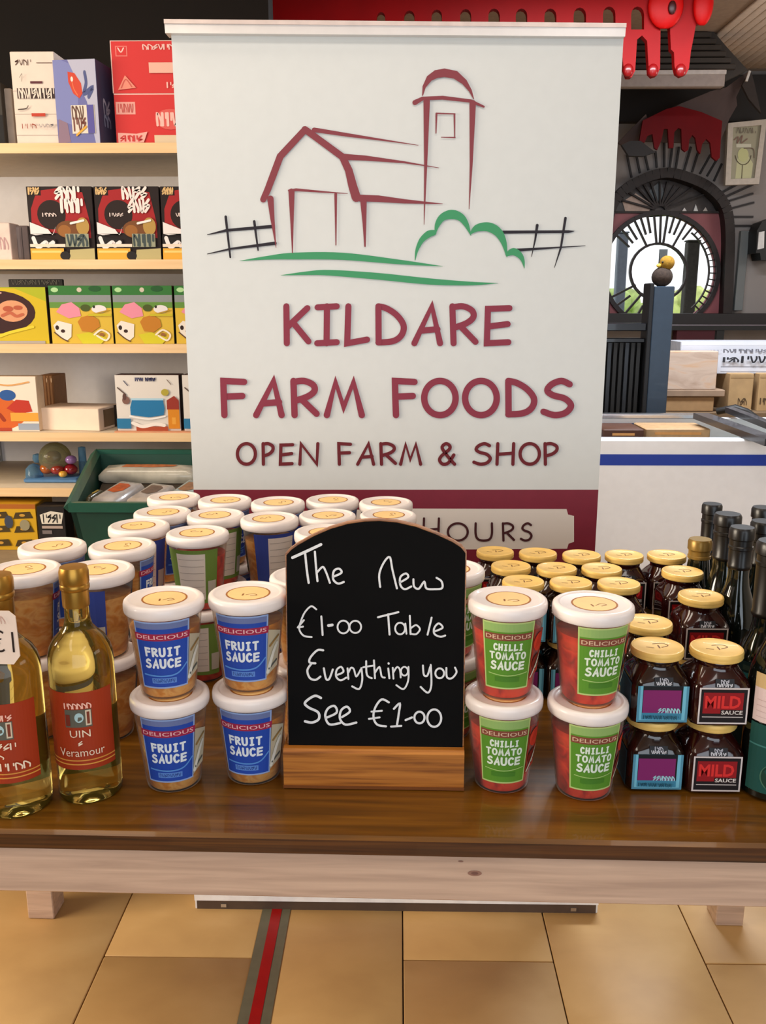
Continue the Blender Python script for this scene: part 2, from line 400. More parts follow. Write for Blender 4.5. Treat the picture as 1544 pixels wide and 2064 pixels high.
# ================================================================== BANNER
BY = 1.77
def bn(px, py, l=0): return onY(px, py, BY - .0007 - .00012 * l)
ban = thing('roller_banner', 'tall cream roller banner with a maroon barn logo behind the table', 'banner', (onY(798, 1830, BY).x, BY, 0))
OFF = ban.location.copy()
m = MB()
tl, tr = onY(343, 66, BY), onY(1258, 74, BY); bl, br = onY(392, 987, BY), onY(1205, 988, BY)
xl = (tl.x + bl.x) / 2; xr = (tr.x + br.x) / 2
M_BAN = mat((214, 219, 220), .55, var=.01)
m.box(xl, xr, BY, BY + .002, .06, tl.z, M_BAN)
m.build('sheet', ban, off=OFF)
m = MB()
h0, h1 = onY(332, 42, BY - .01), onY(1261, 50, BY - .01); k0, k1 = onY(334, 68, BY - .01), onY(1259, 75, BY - .01)
def slab(m, a, b, c, d, y0, y1, mt):
    q = [a, b, c, d]
    m.loft([[(p.x, y0, p.z) for p in q], [(p.x, y1, p.z) for p in q]], mt)
slab(m, h0, h1, k1, k0, BY - .014, BY + .016, mat((232, 228, 226), .3, metal=.35, coat=.3, var=.02))
slab(m, Vector((h0.x, 0, h0.z + .001)), Vector((h1.x, 0, h1.z + .001)), Vector((h1.x, 0, h1.z - .006)), Vector((h0.x, 0, h0.z - .006)), BY - .017, BY + .018, mat((222, 206, 200), .3, metal=.3))
m.build('header_rail', ban, off=OFF)
# cassette on the floor
c0, c1 = onZ(397, 1822, .0).x, onZ(1203, 1838, .0).x
m = MB()
yc = 1.735
pr = [(yc - .002, .0), (yc - .002, .022), (yc - .008, .024), (yc - .008, .058), (yc + .02, .075), (yc + .10, .075), (yc + .125, .05), (yc + .125, 0)]
cx0, cx1 = onY(393, 1800, yc).x, onY(1204, 1830, yc).x
m.loft([[(x, y, z) for y, z in pr] for x in (cx0, cx1)], mat((252, 250, 250), .35, coat=.3))
ca = m.build('cassette', ban, 30, off=OFF)
m = MB()
m.box(cx0 + .004, cx1 - .004, yc - .004, yc - .0015, .0, .021, mat((84, 66, 54), .5))
for px in (452, 1155): 
    x = onY(px, 1830, yc).x; m.box(x - .006, x + .006, yc - .006, yc - .003, .006, .014, M_CHROME)
m.build('base_strip', ban, off=OFF)
# maroon panel
MAR = (120, 46, 62); MARD = (112, 40, 58)
P = Print(lambda u, v, l: bn(u, v, l)); P.rect(390, 987, 1207, 1850, mat((124, 30, 52), .5, var=.03))
# keep the panel inside the sheet
P.mb.v = [(min(max(v[0], xl), xr), v[1], max(v[2], .07)) for v in P.mb.v]
P.poly([(600, 1030), (828, 1025), (1142, 1026), (1145, 1037), (1157, 1040), (1157, 1092), (1146, 1096), (1143, 1106), (600, 1110)], (222, 216, 210))
P.build('maroon_panel', ban, OFF)
# barn logo
cs = lambda x, y: (400 + x / 1.93, 100 + y / 1.93)
def banprint(name, strokes, c, conv, sm=True, capless=False):
    m = MB(); mt = c if hasattr(c, 'node_tree') else ink(c)
    for i, st in enumerate(strokes):
        s_ = 1.93
        pts = [conv(p[0], p[1]) + (p[2] / s_,) for p in st]
        vs, fs = stroke2d(pts, None, sm); l = 12 + (i % 40) * .5
        m.add([bn(u, v, l) for u, v in vs], fs, mt)
    return m.build(name, ban, 0, OFF)
barn = [[(252, 583, 24), (268, 548, 26), (290, 490, 27), (318, 415, 27), (414, 312, 26)], [(414, 310, 26), (560, 417, 27), (585, 470, 30), (600, 530, 34), (614, 575, 36)],
        [(450, 312, 18), (580, 332, 14), (720, 352, 7), (855, 372, 2)], [(565, 417, 24), (650, 422, 20), (800, 438, 8), (935, 460, 2)],
        [(620, 577, 26), (700, 580, 26), (800, 590, 17), (950, 600, 2)], [(280, 580, 25), (288, 660, 16), (302, 770, 2)],
        [(362, 552, 24), (364, 680, 12), (366, 790, 4)], [(352, 548, 8), (380, 545, 11), (480, 553, 7), (580, 560, 2)], [(534, 562, 11), (535, 760, 4)],
        [(642, 590, 25), (646, 680, 14), (648, 765, 6)], [(888, 200, 25), (884, 450, 12), (878, 680, 2)], [(1067, 208, 25), (1061, 450, 11), (1053, 620, 2)],
        [(842, 206, 20), (872, 190, 14), (950, 187, 15), (1060, 200, 13), (1110, 222, 8)],
        [(872, 178, 4), (878, 145, 13), (898, 112, 24), (925, 95, 31), (957, 90, 33), (1000, 98, 31), (1035, 126, 22), (1058, 160, 12), (1071, 192, 3)],
        [(925, 248, 6), (998, 250, 5)], [(926, 250, 8), (924, 325, 4)], [(996, 252, 7), (997, 342, 4)], [(945, 341, 3), (998, 342, 5)]]
SHARP = {0, 1}
def banner_logo():
    banprint('barn_print', barn, (134, 62, 72), cs, sm=False)
    # curved pieces are drawn smooth
    banprint('left_fence_print', [[(35, 720, 3), (110, 703, 11), (285, 688, 13)], [(35, 795, 3), (125, 775, 8), (298, 753, 13)], [(106, 650, 10), (124, 808, 7)], [(217, 668, 10), (232, 780, 6)]], (38, 34, 44), cs, False)
    banprint('right_fence_print', [[(1180, 710, 12), (1440, 708, 11), (1462, 706, 2)], [(1240, 780, 12), (1390, 770, 6), (1505, 763, 2)], [(1318, 683, 11), (1310, 740, 7), (1296, 805, 2)], [(1428, 655, 10), (1410, 770, 8), (1385, 848, 2)]], (38, 34, 44), cs, False)
    banprint('hill_print', [[(160, 822, 1), (265, 810, 14), (370, 803, 26), (560, 804, 28), (780, 826, 18), (950, 843, 1)], [(320, 878, 1), (420, 870, 14), (510, 868, 22), (700, 882, 26), (900, 902, 24), (1060, 910, 14), (1165, 908, 1)],
        [(843, 818, 3), (850, 780, 12), (868, 742, 20), (895, 718, 26), (915, 712, 22)], [(922, 712, 6), (930, 680, 20), (950, 652, 28), (985, 641, 36), (1020, 652, 30), (1042, 680, 20), (1060, 722, 3)],
        [(1060, 714, 8), (1085, 694, 28), (1128, 690, 36), (1165, 710, 34), (1188, 750, 22), (1200, 805, 4)], [(1202, 796, 16), (1225, 786, 28), (1248, 798, 24), (1262, 820, 14), (1268, 850, 2)]], (66, 152, 106), cs)
banner_logo()
def letters(name, rows, mt, off=(400, 580), sc=1.93):
    m = MB(); n = 0
    for y0, y1, w, seq in rows:
        for ch, x0, x1 in seq:
            if ch == ' ': m.build(name, ban, 0, OFF); m = MB(); continue
            for st in GL[ch]:
                h = w / 2
                pts = [(off[0] + (x0 + h + (x1 - x0 - w) * u) / sc, off[1] + (y0 + h + (y1 - y0 - w) * v) / sc) for u, v in st]
                vs, fs = stroke2d(pts, w / sc, len(st) >= 5 and ch not in 'M'); n += 1
                m.add([bn(u, v, 12 + (n % 9) * .4) for u, v in vs], fs, mt)
    return m.build(name, ban, 0, OFF)
letters('lettering', [(60, 228, 24, [('K', 330, 440), ('I', 450, 550), ('L', 565, 668), ('D', 685, 810), ('A', 828, 952), ('R', 976, 1090), ('E', 1110, 1222), (' ', 0, 0)]),
    (350, 508, 25, [('F', 80, 190), ('A', 212, 336), ('R', 357, 472), ('M', 487, 648), (' ', 0, 0), ('F', 748, 853), ('O', 866, 1013), ('O', 1025, 1173), ('D', 1190, 1318), ('S', 1330, 1462)])], ink((138, 52, 72)))
letters('small_lettering', [(600, 693, 13, [('O', 145, 228), ('P', 245, 297), ('E', 312, 373), ('N', 388, 471), (' ', 0, 0), ('F', 537, 598), ('A', 613, 688), ('R', 703, 773), ('M', 780, 871), (' ', 0, 0), ('&', 930, 1003), (' ', 0, 0), ('S', 1065, 1142), ('H', 1155, 1233), ('O', 1245, 1333), ('P', 1342, 1402)])], ink((106, 30, 40)))
letters('opening_hours_lettering', [(893, 990, 9, [('H', 870, 940)]), (912, 988, 9, [('O', 966, 1052), ('U', 1074, 1146), ('R', 1180, 1232), ('S', 1250, 1300)])], ink((70, 30, 34)))
m = MB()
for st in ([(936, 1150), (944, 1152), (947, 1160), (944, 1168), (936, 1170)], [(961, 1165), (964, 1150)]):
    vs, fs = stroke2d(st, 3.2); m.add([bn(u, v, 14) for u, v in vs], fs, ink((226, 210, 206)))
m.build('white_lettering', ban, 0, OFF)

# ================================================================== TABLE
tb = thing('display_table', 'oak topped display table with pale pine apron holding the one euro goods', 'table', (0, .884, 0), R(-.9))
m = MB(); m.box(-1.00, .92, 0, .83, TOPZ - .023, TOPZ, M_TOP, .004)
for i, f in enumerate(m.f): pass
tt = m.build('table_top', tb, 30)
m = MB(); m.box(-.998, .918, -.0006, .004, TOPZ - .0215, TOPZ - .004, M_TOPE); m.build('front_edge', tb)
m = MB(); m.box(-.95, .87, .010, .032, TOPZ - .086, TOPZ - .023, M_PINE, .002)
ap = m.build('apron', tb)
m = MB()
P = Print(lambda u, v, l: Vector((u, .0098 - .0001 * l, v)))
P.oval(.088, TOPZ - .049, .008, .0035, (150, 112, 96)); P.oval(.088, TOPZ - .049, .004, .002, (120, 84, 74)); P.oval(.072, TOPZ - .034, .003, .001, (140, 104, 90))
P.build('knot', ap)
m = MB(); m.box(-.95, .87, .775, .797, TOPZ - .086, TOPZ - .023, M_PINE, .002); m.build('apron', tb)
inv = Matrix.Rotation(R(.9), 3, 'Z')
def tloc(p): return inv @ (p - Vector((0, .884, 0)))
pL = tloc(onZ(57, 1852, 0)); pL2 = tloc(onZ(110, 1852, 0)); pR = tloc(onZ(1442, 1866, 0)); pR2 = tloc(onZ(1497, 1866, 0))
for (x0, x1, y0) in ((pL.x, pL2.x, pL.y), (pR.x, pR2.x, pR.y), (-.94, -.88, .034), (.80, .86, .034)):
    m = MB(); m.box(x0, x1, y0, y0 + .06, 0, TOPZ - .023, M_PINE, .002); m.build('leg', tb)

# ================================================================== CHALKBOARD
cbp = onZ(753, 1592, TOPZ)
cb = thing('chalkboard_sign', 'black arched chalkboard in a wooden block offering the new one euro table', 'sign', (cbp.x, cbp.y, TOPZ), R(-.6))
CT = Matrix.Translation(cb.location) @ Matrix.Rotation(R(-.6), 4, 'Z'); CI = CT.inverted()
hw = (onZ(935, 1597, TOPZ) - onZ(573, 1588, TOPZ)).length / 2
BH = .052
m = MB(); pr = [(0, .002), (.002, 0), (.064, 0), (.064, BH - .012), (.052, BH), (.004, BH), (0, BH - .004)]
m.loft([[(x, y, z) for y, z in pr] for x in (-hw, hw)], M_BASEWOOD); m.build('wooden_base', cb, 30)
m = MB(); m.box(-hw - .0005, hw + .0005, -.0008, .004, .001, .005, mat((120, 66, 18), .5)); m.build('base_lip', cb)
lean = R(5.5)
bo = CT @ Vector((0, .012, BH - .014)); bnrm = (CT.to_3x3() @ Vector((0, -math.cos(lean), -math.sin(lean) * -1))).normalized()
bnrm = CT.to_3x3() @ Vector((0, -math.cos(lean), math.sin(lean)))
ux = CT.to_3x3() @ Vector((1, 0, 0)); uz = CT.to_3x3() @ Vector((0, math.sin(lean), math.cos(lean)))
def b2(px, py):
    p = onP(px, py, bo, bnrm) - bo; return p.dot(ux), p.dot(uz)
sh = [(578, 1116), (584, 1106), (598, 1096), (630, 1078), (665, 1063), (700, 1053), (735, 1048), (765, 1047), (800, 1050), (840, 1059), (880, 1074), (915, 1090), (932, 1101), (939, 1112)]
out = [b2(*p) for p in sh]; xL = b2(577, 1300)[0]; xR = b2(938, 1300)[0]
out[0] = (xL, out[0][1]); out[-1] = (xR, out[-1][1])
out = [(xL, 0)] + out + [(xR, 0)]
vs, fs = plate(out, [], .012)
toW = lambda x, d, z: CI @ (bo + ux * x + uz * z + bnrm * d)
m = MB(); m.add([toW(v[0], -.008 + v[1], v[2]) for v in vs], fs, M_BASEWOOD); m.build('board_back', cb)
cxm = (xL + xR) / 2
vs, fs = plate([(cxm + (x - cxm) * .985, z * .993) for x, z in out], [], .003)
m = MB(); m.add([toW(v[0], v[1], v[2]) for v in vs], fs, mat((9, 9, 10), .9, var=.15, scale=12, spec=.15)); bd = m.build('chalk_panel', cb)
chalk = [([(103, 356), (200, 312), (300, 265)], 24), ([(190, 320), (202, 440), (215, 530)], 19), ([(258, 315), (266, 420), (276, 518)], 18), ([(276, 455), (312, 420), (335, 455), (362, 530)], 17),
    ([(385, 488), (442, 460), (425, 432), (390, 448), (385, 505), (418, 535), (458, 524)], 18),
    ([(710, 558), (704, 470), (735, 390), (776, 352), (795, 440), (826, 568)], 17), ([(845, 528), (903, 492), (888, 465), (850, 490), (850, 545), (880, 574), (925, 555)], 17),
    ([(940, 505), (945, 555), (978, 570), (1015, 522), (1030, 568), (1085, 574), (1138, 566), (1135, 520), (1100, 495)], 17),
    ([(268, 713), (232, 692), (188, 735), (160, 800), (150, 850), (180, 895), (236, 905)], 15), ([(140, 838), (182, 788)], 16), ([(148, 838), (176, 832)], 16), ([(303, 762), (312, 890)], 17), ([(352, 826), (378, 822)], 24),
    (ell(455, 836, 40, 44, 16) + [(495, 836)], 15), (ell(538, 835, 40, 42, 16) + [(578, 835)], 15),
    ([(695, 768), (836, 733)], 17), ([(765, 748), (775, 888)], 17), (ell(848, 846, 34, 40, 16) + [(882, 846)], 15), ([(884, 812), (892, 882)], 15), ([(915, 758), (920, 884)], 16), ([(920, 845), (958, 822), (985, 850), (960, 884), (922, 882)], 15),
    ([(1066, 770), (1038, 888)], 16), ([(1085, 866), (1142, 840), (1115, 810), (1085, 840), (1085, 882), (1125, 902), (1160, 894)], 16),
    ([(316, 996), (275, 996), (228, 1045), (222, 1080), (262, 1086)], 18), ([(235, 1088), (206, 1135), (222, 1188), (262, 1202), (296, 1180)], 18), ([(320, 1122), (335, 1194), (358, 1194), (382, 1130)], 17),
    ([(412, 1168), (455, 1146), (440, 1112), (410, 1132), (405, 1178), (435, 1205), (476, 1186)], 16), ([(484, 1122), (490, 1195)], 16), ([(490, 1152), (508, 1118), (528, 1128), (545, 1178), (576, 1128)], 15), ([(580, 1120), (586, 1200), (565, 1264), (516, 1246)], 16),
    ([(613, 1072), (618, 1165), (652, 1190)], 16), ([(592, 1114), (662, 1102)], 15), ([(667, 1066), (674, 1190)], 16), ([(674, 1152), (705, 1112), (720, 1175), (742, 1185)], 15), ([(766, 1122), (774, 1190)], 16), ([(768, 1086), (769, 1088)], 18),
    ([(797, 1118), (802, 1194)], 15), ([(802, 1150), (826, 1114), (846, 1130), (852, 1185)], 15), (ell(878, 1142, 24, 30, 14) + [(902, 1142)], 14), ([(906, 1112), (904, 1205), (872, 1265), (822, 1238)], 15),
    ([(1006, 1102), (1012, 1165), (1036, 1172), (1056, 1112)], 16), ([(1060, 1098), (1064, 1236), (1040, 1290), (990, 1250)], 16), (ell(1122, 1156, 30, 34, 16) + [(1152, 1156)], 16), ([(1168, 1118), (1172, 1182), (1205, 1190), (1238, 1150), (1228, 1116)], 16),
    ([(300, 1326), (255, 1312), (190, 1358), (215, 1392), (280, 1425), (285, 1472), (240, 1496), (190, 1488)], 21), ([(332, 1465), (408, 1428), (395, 1382), (350, 1398), (330, 1450), (358, 1508), (432, 1500)], 19),
    ([(446, 1458), (500, 1420), (480, 1386), (440, 1412), (432, 1470), (470, 1510), (545, 1496)], 19),
    ([(770, 1356), (720, 1336), (676, 1392), (664, 1460), (690, 1510), (750, 1522)], 18), ([(650, 1422), (722, 1416)], 16), ([(632, 1472), (706, 1462)], 16), ([(805, 1402), (846, 1366), (838, 1440), (826, 1518)], 18), ([(786, 1525), (856, 1520)], 17), ([(886, 1480), (930, 1462)], 18),
    (ell(982, 1462, 35, 40, 16) + [(1017, 1462)], 18), (ell(1084, 1466, 48, 60, 18) + [(1132, 1466)], 18)]
m = MB(); M_CH = mat((232, 234, 236), .8, var=.05, scale=300)
for i, (st, w) in enumerate(chalk):
    vs, fs = stroke2d([(560 + x / 3.44, 1020 + y / 3.44) for x, y in st], w * .82 / 3.44, len(st) > 2, True, 5)
    q = []
    for u, v in vs:
        a, c = b2(u, v); q.append(toW(a, .0017 + .00008 * (i % 12), c))
    m.add(q, fs, M_CH)
    if i in (3, 6, 13, 20, 33, 36, 39) or i == len(chalk) - 1: m.build('chalk_word', bd, 0); m = MB()
m = MB(); a, c = b2(884, 1514); p = toW(a, .003, c); m.ball(p, .0018, .0018, .0018, M_CHROME, 8, 6); m.build('screw', cb)

# ================================================================== SAUCE TUBS
RB, RT, ZH = .0335, .0445, .108
def tubR(z): return RB + (RT - RB) * max(0, min(1, z / ZH))
def conef(c_ang=0):
    def f(u, v, l):
        r = tubR(v); th = u / .041 + c_ang; rr = r + .0004 + .00006 * l
        return Vector((rr * math.sin(th), -rr * math.cos(th), v))
    return f
def make_tub(kind, loc, rz, label, group):
    t = thing('sauce_tub', label, 'tub', loc, rz, group)
    m = MB(); m.lathe([(RB - .004, 0), (RB - .001, .001), (RB, .004), (RT, ZH - .002), (RT + .001, ZH)], M_TUB, 40); m.build('body', t, 40)
    m = MB(); m.lathe([(RB - .004, .002), (RB - .0015, .005), (tubR(.086) - .0012, .086), (.02, .087)], M_CURRY if kind == 'blue' else M_TOMATO, 36); m.build('contents', t, 40)
    m = MB()
    m.lathe([(.046, .1035), (.0472, .1045), (.0478, .108), (.0478, .1135), (.0470, .1168), (.0448, .1186), (.0425, .1192), (.0405, .1188), (.0392, .1176), (.0380, .1172), (.001, .1172)], M_LID, 48)
    lid = m.build('lid', t, 50)
    P = Print(lambda u, v, l: Vector((u, v, .11725 + .00005 * l)))
    P.oval(.001, -.001, .0272, .0272, M_STICKRING); P.oval(.001, -.001, .0250, .0250, M_STICK)
    br = (150, 98, 50)
    P.pen([(-.004, -.010), (-.004, -.004)], .0022, br, False); P.pen([(.0, -.008), (.008, -.003), (.013, -.008), (.006, -.011)], .0012, br); P.pen([(.004, -.008), (.010, -.008)], .0016, (250, 236, 200), False)
    P.build('sticker', lid)
    P = Print(conef()); N = 14
    if kind == 'blue':
        P.rect(-.033, .016, .033, .102, (150, 176, 224), N); P.rect(-.031, .018, .031, .100, (38, 76, 176), N)
        P.rect(-.031, .093, .031, .100, (110, 124, 172), N); P.rect(-.034, .078, .034, .087, (164, 40, 74), N)
        P.text('DELICIOUS', 0, .0800, .0052, (240, 190, 196), maxw=.062, bold=.01)
        P.block('FRUIT', 0, .0575, .0125, .044, (236, 244, 250), .0028); P.block('SAUCE', 0, .0425, .0130, .046, (236, 244, 250), .0029)
        P.pen([(-.026, .034), (0, .0325), (.018, .035), (.030, .046)], .002, (92, 150, 226)); P.rect(-.016, .023, .016, .030, (96, 142, 220), N); P.scrib(-.014, .0245, .014, .0285, 8, (44, 70, 140), .0006)
        P.poly([(.032, .020), (.052, .03), (.054, .075), (.033, .082)], (196, 186, 160)); P.pen([(.034, .026), (.042, .05), (.048, .06)], .005, (226, 226, 214)); P.pen([(.036, .03), (.049, .038)], .003, (92, 96, 92)); P.pen([(.036, .06), (.05, .07)], .003, (150, 120, 70))
    else:
        P.rect(-.031, .016, .031, .102, (186, 208, 130), N); P.rect(-.029, .018, .029, .100, (92, 148, 46), N); P.rect(-.029, .090, .029, .100, (150, 186, 108), N)
        P.rect(-.029, .079, .029, .088, (134, 72, 56), N); P.text('DELICIOUS', 0, .0808, .0052, (222, 190, 160), maxw=.054, bold=.01)
        P.block('CHILLI', 0, .0660, .0095, .036, (232, 244, 226), .0021); P.block('TOMATO', 0, .0545, .0100, .046, (232, 244, 226), .0022); P.block('SAUCE', 0, .0410, .0120, .044, (232, 244, 226), .0026)
        P.rect(-.016, .026, .016, .032, (74, 130, 40), N); P.pen([(-.024, .036), (0, .034), (.026, .037)], .0012, (170, 206, 120))
        P.poly([(.031, .024), (.056, .030), (.060, .084), (.031, .090)], (176, 62, 40)); P.oval(.044, .072, .011, .012, (208, 66, 44)); P.oval(.044, .046, .010, .010, (120, 40, 26))
        for q in range(5): P.pen([(.034 + q * .0025, .028 + q * .004), (.046 + q * .002, .040 + q * .004)], .0022, (214, 220, 196))
    P.build('front_label', t)
    P = Print(conef(math.pi)); c = (52, 70, 150) if kind == 'blue' else (110, 140, 62)
    P.rect(-.045, .014, .042, .100, c, N); P.rect(-.022, .020, .022, .094, (226, 216, 204), N)
    for q in range(6): P.rect(-.020, .030 + q * .011, .020, .0306 + q * .011, (150, 140, 130), N)
    P.rect(.026, .022, .040, .050, (190, 184, 170), 4)
    P.build('back_label', t)
    return t
TUBP = .1174
LIDZ = TOPZ + TUBP + .1185
cols = [  # (px, py of the upper lid centre, kind, turn, description)
    (330, 1203, 'blue', 8, 'left front stack of blue-label tubs'), (499, 1193, 'blue', -4, 'blue-label stack touching the chalkboard'),
    (1023, 1204, 'green', -3, 'green-label stack right of the chalkboard'), (1196, 1214, 'green', 10, 'green-label stack beside the square jars'),
    (48, 1145, 'blue', 120, 'stack behind the price-tagged wine bottle'), (196, 1146, 'blue', 150, 'stack behind the untagged wine bottle'),
    (105, 1098, 'blue', 70, 'leftmost stack of the third row, nearest the yellow packs'), (246, 1098, 'blue', 95, 'second stack of the third row from the left'),
    (283, 1056, 'blue', 200, 'stack in front of the green crate'), (398, 1072, 'green', 175, 'stack showing a plain cream back label'),
    (326, 1032, 'blue', 60, 'leftmost stack of the second row from the back'), (433, 1036, 'green', 210, 'second stack of the second row from the back'),
    (548, 1043, 'blue', 215, 'stack showing a dark blue side behind the chalkboard'), (655, 1037, 'blue', 30, 'fourth stack of the second row from the back'), (782, 1035, 'blue', 80, 'rightmost stack of the second row from the back'),
    (350, 1000, 'blue', 10, 'leftmost stack of the rearmost tub row'), (453, 1006, 'blue', 40, 'second stack of the rearmost tub row'), (560, 1011, 'blue', 70, 'middle stack of the rearmost tub row'),
    (670, 1006, 'blue', 100, 'fourth stack of the rearmost tub row'), (778, 1012, 'blue', 130, 'rightmost stack of the rearmost tub row'),
    (655, 1070, 'blue', 30, 'stack peeping over the left of the chalkboard'), (612, 1160, 'blue', 20, 'stack hidden behind the left of the chalkboard'), (905, 1144, 'green', 40, 'stack hidden behind the right of the chalkboard')]
pos = []
for c in cols:
    p = onZ(c[0], c[1], LIDZ); pos.append([p.x, p.y])
for it in range(60):
    for i in range(len(pos)):
        for j in range(i):
            dx, dy = pos[i][0] - pos[j][0], pos[i][1] - pos[j][1]; d = math.hypot(dx, dy)
            if d < .0962:
                f = (.0965 - d) / 2 / max(d, 1e-6); wi = 0 if i < 4 else 1; wj = 0 if j < 4 else 1; s = max(1, wi + wj)
                pos[i][0] += dx * f * wi * 2 / s; pos[i][1] += dy * f * wi * 2 / s; pos[j][0] -= dx * f * wj * 2 / s; pos[j][1] -= dy * f * wj * 2 / s
low = {0: onZ(349, 1578, TOPZ + .006), 1: onZ(510, 1566, TOPZ + .006), 2: onZ(1010, 1580, TOPZ + .006), 3: onZ(1178, 1592, TOPZ + .006)}
protos = {}
def tub(kind, loc, rz, label, group):
    if kind in protos: return copy_tree(protos[kind], loc, rz, label, group)
    protos[kind] = make_tub(kind, loc, rz, label, group); return protos[kind]
for i, (px, py, kind, turn, desc) in enumerate(cols):
    x, y = pos[i]; g = 'stacked sauce tubs on the table'
    lx, ly = x, y
    if i in low: lx, ly = low[i].x * .5 + x * .5, low[i].y * .35 + y * .65
    tub(kind, (lx, ly, TOPZ), R(turn - (6 if i == 3 else 0)), 'lower white-lidded sauce tub, ' + desc, g)
    tub(kind, (x, y, TOPZ + TUBP), R(turn), 'top white-lidded sauce tub, ' + desc, g)

# ================================================================== SQUARE JARS
JH = .0885
def sq(hw, z, e, n=32):
    r = []
    for j in range(n):
        a = 2 * math.pi * (j + .5) / n; c, s = math.cos(a), math.sin(a)
        k = (abs(c) ** e + abs(s) ** e) ** (-1 / e); r.append((hw * k * c, hw * k * s, z))
    return r
def make_jar(kind, loc, rz, label, group):
    t = thing('square_jar', label, 'jar', loc, rz, group)
    m = MB(); m.loft([sq(.031, 0, 6), sq(.0335, .002, 9), sq(.0345, .006, 10), sq(.0345, .048, 10), sq(.0330, .054, 6), sq(.0300, .060, 4), sq(.0265, .066, 2.6), sq(.0255, .070, 2), sq(.0262, .072, 2), sq(.0262, .0755, 2), sq(.0255, .079, 2)], M_JAM if kind == 'teal' else M_JAMRED)
    m.build('glass', t, 45)
    m = MB(); m.lathe([(.0280, .0770), (.0306, .0775), (.0313, .0790), (.0309, .0805), (.0312, .0820), (.0313, .0850), (.0304, .0872), (.0286, .0876), (.0278, .0870), (.001, .0870)], M_GOLD, 40)
    lid = m.build('lid', t, 45)
    P = Print(lambda u, v, l: Vector((u, v, .08715 + .00005 * l))); br = (128, 84, 34)
    P.pen([(-.004, .006), (.008, .008), (.013, .001), (.004, -.005)], .0013, br); P.pen([(.001, .001), (.001, -.007)], .0018, br, False); P.pen([(-.014, -.004), (-.006, -.007)], .0009, br)
    P.build('lid_mark', lid)
    P = Print(lambda u, v, l: Vector((u, -.0346 - .00012 * l, v)))
    if kind == 'teal':
        P.rect(-.029, .004, .031, .050, (86, 150, 176)); P.rect(-.026, .0065, .028, .050, (120, 196, 220)); P.rect(-.023, .009, .024, .050, (18, 20, 26))
        P.rect(-.023, .0075, .024, .016, (64, 140, 172)); P.rect(-.0225, .016, .022, .045, (134, 34, 104))
        P.scrib(-.004, .0165, .022, .022, 7, (170, 222, 232), .0011); P.scrib(-.021, .009, .020, .013, 14, (24, 70, 92), .0006)
    else:
        P.rect(-.028, .004, .030, .050, (226, 214, 210)); P.rect(-.026, .006, .028, .048, (22, 14, 16)); P.rect(-.023, .0125, .025, .0135, (210, 200, 196))
        P.rect(-.023, .0175, .024, .044, (150, 14, 22)); P.text('MILD', 0, .024, .016, (226, 48, 44), maxw=.042, bold=.03)
        P.rect(-.002, .0155, .025, .0225, (40, 20, 20)); P.text('SAUCE', .0115, .0165, .005, (230, 222, 214), maxw=.025, bold=.02)
    P.build('front_label', t)
    if kind == 'teal':
        P = Print(lambda u, v, l: Vector((-.0346 - .00012 * l, -u, v)))
        P.rect(-.026, .004, .026, .050, (46, 92, 112)); P.rect(-.022, .008, .022, .047, (24, 60, 76)); P.build('side_label', t)
    P = Print(lambda u, v, l: Vector((u, -.0338 + (v - .050) * .28 - .0009 - .00012 * l, v)))
    P.rect(-.010, .0505, .012, .0600, (40, 40, 44)); P.scrib(-.008, .0515, .010, .0545, 6, (214, 214, 220), .0009); P.scrib(-.004, .0555, .006, .0592, 3, (190, 190, 200), .0008)
    P.build('neck_tag', t)
    return t
JLZ = TOPZ + 2 * JH - .001
jcols = [(1327, 1301, 'teal', 'jar stack at the table front next to the green tubs'), (1443, 1304, 'red', 'jar stack at the table front next to the dark bottles'),
    (1306, 1252, 'teal', 'stack just behind the front teal-label stack'), (1413, 1199, 'red', 'stack second from the front in the right column'),
    (1062, 1170, 'teal', 'leftmost stack of the third jar row from the back'), (1153, 1172, 'teal', 'middle stack of the third jar row from the back'), (1238, 1174, 'red', 'right stack of the third jar row from the back'),
    (1035, 1139, 'teal', 'leftmost stack of the second jar row from the back'), (1123, 1143, 'teal', 'middle stack of the second jar row from the back'), (1207, 1144, 'red', 'right stack of the second jar row from the back'), (1376, 1150, 'red', 'stack third from the front in the right column'),
    (1012, 1110, 'red', 'leftmost stack of the rearmost jar row'), (1087, 1113, 'teal', 'second stack of the rearmost jar row'), (1170, 1117, 'teal', 'third stack of the rearmost jar row'), (1248, 1117, 'red', 'fourth stack of the rearmost jar row'), (1340, 1117, 'red', 'rightmost stack of the rearmost jar row')]
jp = [[*onZ(c[0], c[1], JLZ)][:2] for c in jcols]
for it in range(60):
    for i in range(len(jp)):
        for j in range(i):
            dx, dy = jp[i][0] - jp[j][0], jp[i][1] - jp[j][1]; ox, oy = .0702 - abs(dx), .0702 - abs(dy)
            if ox > 0 and oy > 0:
                if ox < oy: s = math.copysign(ox / 2, dx); jp[i][0] += s; jp[j][0] -= s
                else: s = math.copysign(oy / 2, dy); jp[i][1] += s; jp[j][1] -= s
jpro = {}
def jar(kind, loc, rz, label, group):
    if kind in jpro: return copy_tree(jpro[kind], loc, rz, label, group)
    jpro[kind] = make_jar(kind, loc, rz, label, group); return jpro[kind]
for i, (px, py, kind, desc) in enumerate(jcols):
    x, y = jp[i]; g = 'stacked square jars with gold lids'
    jar(kind, (x, y, TOPZ), R(-.5), 'lower gold-lidded square jar, ' + desc, g)
    jar(kind, (x, y, TOPZ + JH), R(-.5), 'top gold-lidded square jar, ' + desc, g)

